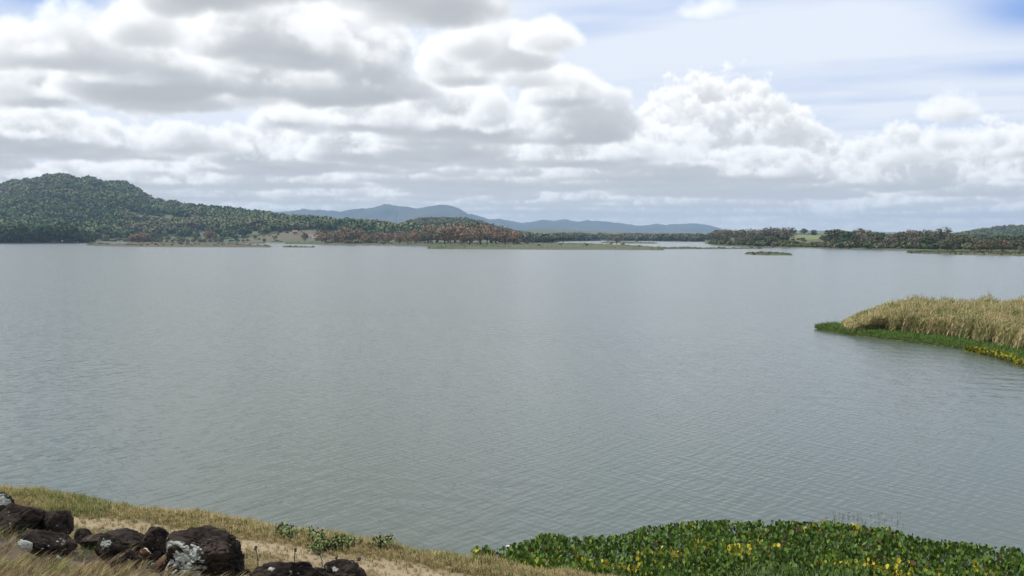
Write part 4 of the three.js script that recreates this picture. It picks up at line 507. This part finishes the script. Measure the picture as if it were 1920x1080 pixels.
// ---------------------------------------------------------------- reed bed on the right
{
  const frontRow = table([[1528, 617], [1560, 624], [1600, 630], [1700, 642], [1800, 655], [1860, 667], [1920, 686], [2060, 716], [2400, 770]]), backRow = table([[1528, 616.5], [1560, 612], [1600, 604], [1700, 597], [1920, 594], [2400, 590]]);
  const lim = (u) => [depthOf(frontRow(u)), depthOf(backRow(u))];
  { const us = range(1528, 2400, 140), h = (u, D) => { const [a, b] = lim(u); return -0.1 + 0.26 * Math.min(sstep(0, 1.2, D - a), sstep(0, 1.2, b - D)) + 0.05 * fbm2(acrossOf(u, D) / 0.8, D / 0.8, 3); }; land('reed_mat', us, lim, 40, h, (u, D) => mixc([0.05, 0.085, 0.02], [0.11, 0.12, 0.04], sstep(-0.3, 0.4, fbm2(acrossOf(u, D) / 1.1, D / 1.1, 3))), 'floating mat under the reeds', 'reed mat'); }
  const r = rng(91);
  // one reed: a culm, arching leaves and a plume, bent by the wind to the right
  const reed = (seed) => { const q = rng(seed), pos = [], nor = [], idx = []; const strip = (pts, w, face) => { const o = pos.length / 3; pts.forEach(([x, y, z], i) => { const k = w * (i === pts.length - 1 ? 0.1 : i === 0 ? 0.8 : 1); for (const sg of [-1, 1]) { pos.push(x + Math.cos(face) * k * sg, y, z + Math.sin(face) * k * sg); nor.push(-Math.sin(face) * 0.6, 0.65, Math.cos(face) * 0.6); } }); for (let i = 0; i < pts.length - 1; i++) { const a = o + i * 2; idx.push(a, a + 1, a + 2, a + 1, a + 3, a + 2); } };
    const H = 1.95, L = 0.6; const at = (f) => [L * f * f, H * f, 0.1 * f * (q() - 0.5)]; strip([at(0), at(0.35), at(0.7), at(0.92)], 0.012, q() * 3); for (let i = 0; i < 9; i++) { const f = 0.15 + 0.75 * q(), [x, y, z] = at(f), a = q() * 6.28, l = 0.5 + 0.5 * q(); strip([[x, y, z], [x + Math.cos(a) * l * 0.35 + 0.14, y + l * 0.5, z + Math.sin(a) * l * 0.35], [x + Math.cos(a) * l * 0.7 + 0.42, y + l * (0.55 - 0.3 * q()), z + Math.sin(a) * l * 0.7]], 0.021, a + 1.57); } for (let i = 0; i < 3; i++) strip([at(0.86), [L * 0.9 + 0.05, H * 0.97, 0], [L + 0.2 + 0.08 * i, H * (1.0 + 0.02 * i), 0.04 * (i - 1)]], 0.045, q() * 3);
    const g = new THREE.BufferGeometry(); g.setAttribute('position', new THREE.Float32BufferAttribute(pos, 3)); g.setAttribute('normal', new THREE.Float32BufferAttribute(nor, 3)); g.setIndex(idx); return outward(g); };
  const list = []; for (let i = 0; i < 12000; i++) { const u = lerp(1575, 2180, Math.pow(r(), 0.9)), [a, b] = lim(u), D = lerp(a + 1.2, b, r()), x = acrossOf(u, D), gap = 3.7 + 1.2 * fbm2(x / 2, D / 2, 3); if (D - a < gap * sstep(1575, 1660, u) + 0.6) continue; const n = fbm2(x / 2.4, D / 2.4, 3), top = sstep(1550, 1690, u) * 0.8 + 0.2, q = r(); let c = q < 0.3 ? [0.46, 0.38, 0.19] : q < 0.58 ? [0.6, 0.5, 0.29] : q < 0.78 ? [0.33, 0.32, 0.12] : [0.19, 0.235, 0.075]; const e = 0.8 + 0.4 * r(); list.push([x, 0.02, -D, [1, (0.72 + 0.45 * r() * r() + 0.05 * r() + 0.24 * n) * top * 0.98, 1], (r() - 0.5) * 0.7, c.map((v) => v * e)]); }
  scatter('reeds', [reed(1), reed(2), reed(3), reed(4)], BLADE, list, 'tall tan reeds bent by wind at right edge', 'reeds');
  const low = []; for (let i = 0; i < 9000; i++) { const u = lerp(1530, 2200, r()), [a, b] = lim(u), D = a + 0.25 + Math.min(b - a, 6) * Math.pow(r(), 1.2), x = acrossOf(u, D); if (D > b) continue; const e = 0.75 + 0.5 * r(), edge = 1 - sstep(0.2, 1.4, D - a); low.push([x, 0.08, -D, (0.7 + 0.6 * r()) * (1 - 0.55 * edge), r() * 6.28, mixc(mixc([0.07, 0.15, 0.022], [0.13, 0.2, 0.04], r()), [0.2, 0.19, 0.05], edge * 0.6 * r()).map((v) => v * e)]); }
  scatter('marsh_grass', [tuft(7, 14, 0.34, 0.14, 0.12, 0.012), tuft(8, 14, 0.4, 0.14, 0.2, 0.012)], BLADE, low, 'bright green marsh grass along the foot of reeds', 'grass');
  // hyacinth at the front right corner
  const im = [[], [], []]; for (let i = 0; i < 5200; i++) { const u = lerp(1815, 2150, r()), [a] = lim(u), D = a - 0.3 + 2.6 * r() * sstep(1815, 1880, u), x = acrossOf(u, D), k = 0.13 + 0.1 * r(), c = r() < 0.5 ? HYEL[Math.floor(r() * 3)] : [0.11, 0.16, 0.025]; im[i % 3].push([leafPose(r, x, 0.06 + 0.16 * r(), -D, k), c]); }
  const root = group('hyacinth_patch'); im.forEach((set, k) => { const o = new THREE.InstancedMesh(HLEAF[k], HMAT, set.length); o.name = 'leaves'; o.userData.kind = 'stuff'; set.forEach(([M, c], n) => { o.setMatrixAt(n, M); o.setColorAt(n, rgb(...c)); }); root.add(o); }); tag(root, 'yellow-green hyacinth patch at front corner of reeds', 'water hyacinth', null, 'stuff');
}
// ---------------------------------------------------------------- houses, mast and cattle
const bx = (w, h, d, x, y, z) => new THREE.BoxGeometry(w, h, d).translate(x, y, z);
function house(u, D, w, d, wallH, roofH, wallM, turn, label, awning) {
  const y = mainH(u, D), o = group('house', acrossOf(u, D), y, -D, turn), roofM = mat(0.36, 0.13, 0.075, 0.85), dark = mat(0.03, 0.035, 0.04, 0.3), wood = mat(0.16, 0.1, 0.06);
  mesh('plinth', bx(w + 0.3, 1.6, d + 0.3, 0, -0.65, 0), mat(0.35, 0.33, 0.3), o);
  mesh('wall', bx(w, wallH, d, 0, 0.15 + wallH / 2, 0), wallM, o);
  const e = 0.55, t = wallH + 0.15, sh = new THREE.Shape([[-d / 2 - e, t - 0.12], [0, t + roofH], [d / 2 + e, t - 0.12], [d / 2 + e, t + 0.02], [0, t + roofH + 0.16], [-d / 2 - e, t + 0.02]].map(([a, b]) => new THREE.Vector2(a, b)));
  mesh('roof', new THREE.ExtrudeGeometry(sh, { depth: w + 2 * e, bevelEnabled: false }).rotateY(Math.PI / 2).translate(-w / 2 - e, 0, 0), roofM, o);
  mesh('gable', new THREE.ExtrudeGeometry(new THREE.Shape([[-d / 2, t], [d / 2, t], [0, t + roofH - 0.12]].map(([a, b]) => new THREE.Vector2(a, b))), { depth: w - 0.02, bevelEnabled: false }).rotateY(Math.PI / 2).translate(-w / 2 + 0.01, 0, 0), wallM, o);
  const door = mesh('door', bx(0.95, 2.0, 0.06, -w * 0.1, 1.17, d / 2 + 0.035), wood, o); mesh('handle', bx(0.04, 0.12, 0.05, -w * 0.1 + 0.36, 1.15, d / 2 + 0.09), dark, door);
  for (const k of [-0.34, 0.24]) { const f = mesh('window', bx(1.2, 1.1, 0.06, w * k, 1.6, d / 2 + 0.034), mat(0.6, 0.6, 0.58), o); mesh('pane', bx(1.0, 0.9, 0.03, w * k, 1.6, d / 2 + 0.075), dark, f); }
  if (awning) { mesh('porch_roof', bx(w + 1, 0.1, 2.4, 0, wallH - 0.05, d / 2 + 1.25), mat(0.25, 0.33, 0.34), o); for (const k of [-0.5, 0, 0.5]) mesh('post', bx(0.14, wallH - 0.1, 0.14, w * k, wallH / 2 - 0.05, d / 2 + 2.3), wood, o); }
  return tag(o, label, 'house', 'houses at the foot of the left hill');
}
house(554.5, 1285, 5.4, 4.4, 2.7, 1.5, mat(0.42, 0.5, 0.52), 0.1, 'red-roofed house with shaded porch on the brown knoll', true);
house(584.5, 1225, 4.6, 4.2, 2.7, 1.7, mat(0.8, 0.79, 0.76), -0.25, 'white house with orange-red roof near the water', false);
{ const D = 1690, u = 743.5, y = mainH(u, D), top = heightOf(399, D) - y, o = group('radio_mast', acrossOf(u, D), y, -D), m = mat(0.28, 0.27, 0.27, 0.5), w0 = 0.85, w1 = 0.4, c = (f, i) => { const k = lerp(w0, w1, f), a = Math.PI / 4 + i * Math.PI / 2; return new THREE.Vector3(Math.cos(a) * k, top * f, Math.sin(a) * k); }; for (let i = 0; i < 4; i++) mesh('leg', tube([c(0, i), c(1, i)], [0.09, 0.07], 5), m, o); const n = 11, br = []; for (let k = 0; k < n; k++) for (let i = 0; i < 4; i++) { br.push(tube([c(k / n, i), c((k + 1) / n, (i + 1) % 4)], [0.05, 0.05], 4)); br.push(tube([c(k / n, i), c(k / n, (i + 1) % 4)], [0.05, 0.05], 4)); } mesh('lattice', mergeGeometries(br), m, o); mesh('antenna', tube([new THREE.Vector3(0, top - 0.4, 0), new THREE.Vector3(0, top + 3, 0)], [0.07, 0.04], 5), m, o); mesh('footing', bx(2.4, 0.8, 2.4, 0, -0.2, 0), mat(0.4, 0.39, 0.36), o); tag(o, 'thin lattice radio mast on the ridge before blue mountains', 'mast'); }
function cowGeometry(grazing) {
  const N = 44, mc = new MarchingCubes(N, new THREE.MeshBasicMaterial(), false, false, 60000); mc.isolation = 0;
  const B = []; const cap = (a, b, ra, rb) => B.push([a, b, ra, rb]);
  cap([-0.75, 1.08, 0], [0.0, 1.04, 0], 0.3, 0.35); cap([0, 1.04, 0], [0.62, 1.1, 0], 0.35, 0.31);
  const hd = grazing ? [[1.02, 0.85, 0], [1.22, 0.42, 0.02], [1.38, 0.16, 0.03]] : [[1.05, 1.32, 0], [1.2, 1.46, 0], [1.5, 1.3, 0]];
  cap([0.62, 1.16, 0], hd[0], 0.24, 0.17); cap(hd[0], hd[1], 0.17, 0.14); cap(hd[1], hd[2], 0.14, 0.085);
  for (const s of [-1, 1]) { cap([hd[1][0] - 0.06, hd[1][1] + 0.1, 0.08 * s], [hd[1][0] - 0.1, hd[1][1] + 0.14, 0.28 * s], 0.05, 0.035); cap([0.56, 0.95, 0.16 * s], [0.55 + 0.06 * s, 0.48, 0.17 * s], 0.14, 0.075); cap([0.55 + 0.06 * s, 0.48, 0.17 * s], [0.53 + 0.08 * s, 0.05, 0.17 * s], 0.07, 0.065); cap([-0.72, 1.0, 0.17 * s], [-0.62, 0.66, 0.18 * s], 0.2, 0.1); cap([-0.62, 0.66, 0.18 * s], [-0.8 + 0.05 * s, 0.42, 0.18 * s], 0.09, 0.065); cap([-0.8 + 0.05 * s, 0.42, 0.18 * s], [-0.78 + 0.07 * s, 0.05, 0.18 * s], 0.06, 0.06); }
  cap([-1.02, 1.2, 0], [-1.12, 0.55, 0], 0.045, 0.04); cap([-0.45, 0.72, 0], [-0.3, 0.74, 0], 0.12, 0.1);
  const half = 1.7, cy = 0.85;
  for (let k = 0; k < N; k++) for (let j = 0; j < N; j++) for (let i = 0; i < N; i++) { const x = ((i - N / 2) / (N / 2)) * half, y = ((j - N / 2) / (N / 2)) * half + cy, z = ((k - N / 2) / (N / 2)) * half; let d = 9; for (const [a, b, ra, rb] of B) { const vx = b[0] - a[0], vy = b[1] - a[1], vz = b[2] - a[2], t = clamp(((x - a[0]) * vx + (y - a[1]) * vy + (z - a[2]) * vz) / (vx * vx + vy * vy + vz * vz)), q = Math.hypot(x - a[0] - vx * t, y - a[1] - vy * t, z - a[2] - vz * t) - lerp(ra, rb, t), h = clamp(0.5 + 0.5 * (d - q) / 0.08); d = lerp(d, q, h) - 0.08 * h * (1 - h); } mc.field[i + j * N + k * N * N] = -d; }
  mc.update(); const n = mc.count, g = new THREE.BufferGeometry(); g.setAttribute('position', new THREE.BufferAttribute(mc.positionArray.slice(0, n * 3), 3)); g.setAttribute('normal', new THREE.BufferAttribute(mc.normalArray.slice(0, n * 3), 3)); g.scale(half, half, half).translate(0, cy, 0); return g;
}
{ const graze = cowGeometry(true), stand = cowGeometry(false), dark = mat(0.035, 0.025, 0.02, 0.8), brown = mat(0.14, 0.07, 0.035, 0.8);
  for (const [u, py, g, m, turn, label] of [[1010.5, 464.6, graze, dark, 0.3, 'dark cow grazing on centre spit, left of three'], [1051, 463.2, graze, brown, 2.7, 'brown cow grazing on centre spit, middle of three'], [1100, 465.2, stand, dark, 0.1, 'dark cow standing on centre spit, right of three']]) { const D = depthOf(py), o = group('cow', acrossOf(u, D), isles.centre.h(u, D), -D, turn); mesh('body', g, m, o); tag(o, label, 'cow', 'cattle on the centre spit'); } }

// ---------------------------------------------------------------- air
scene.fog = new THREE.FogExp2(rgb(0.52, 0.74, 1.0), 0.0001);
renderer.render(scene, camera);
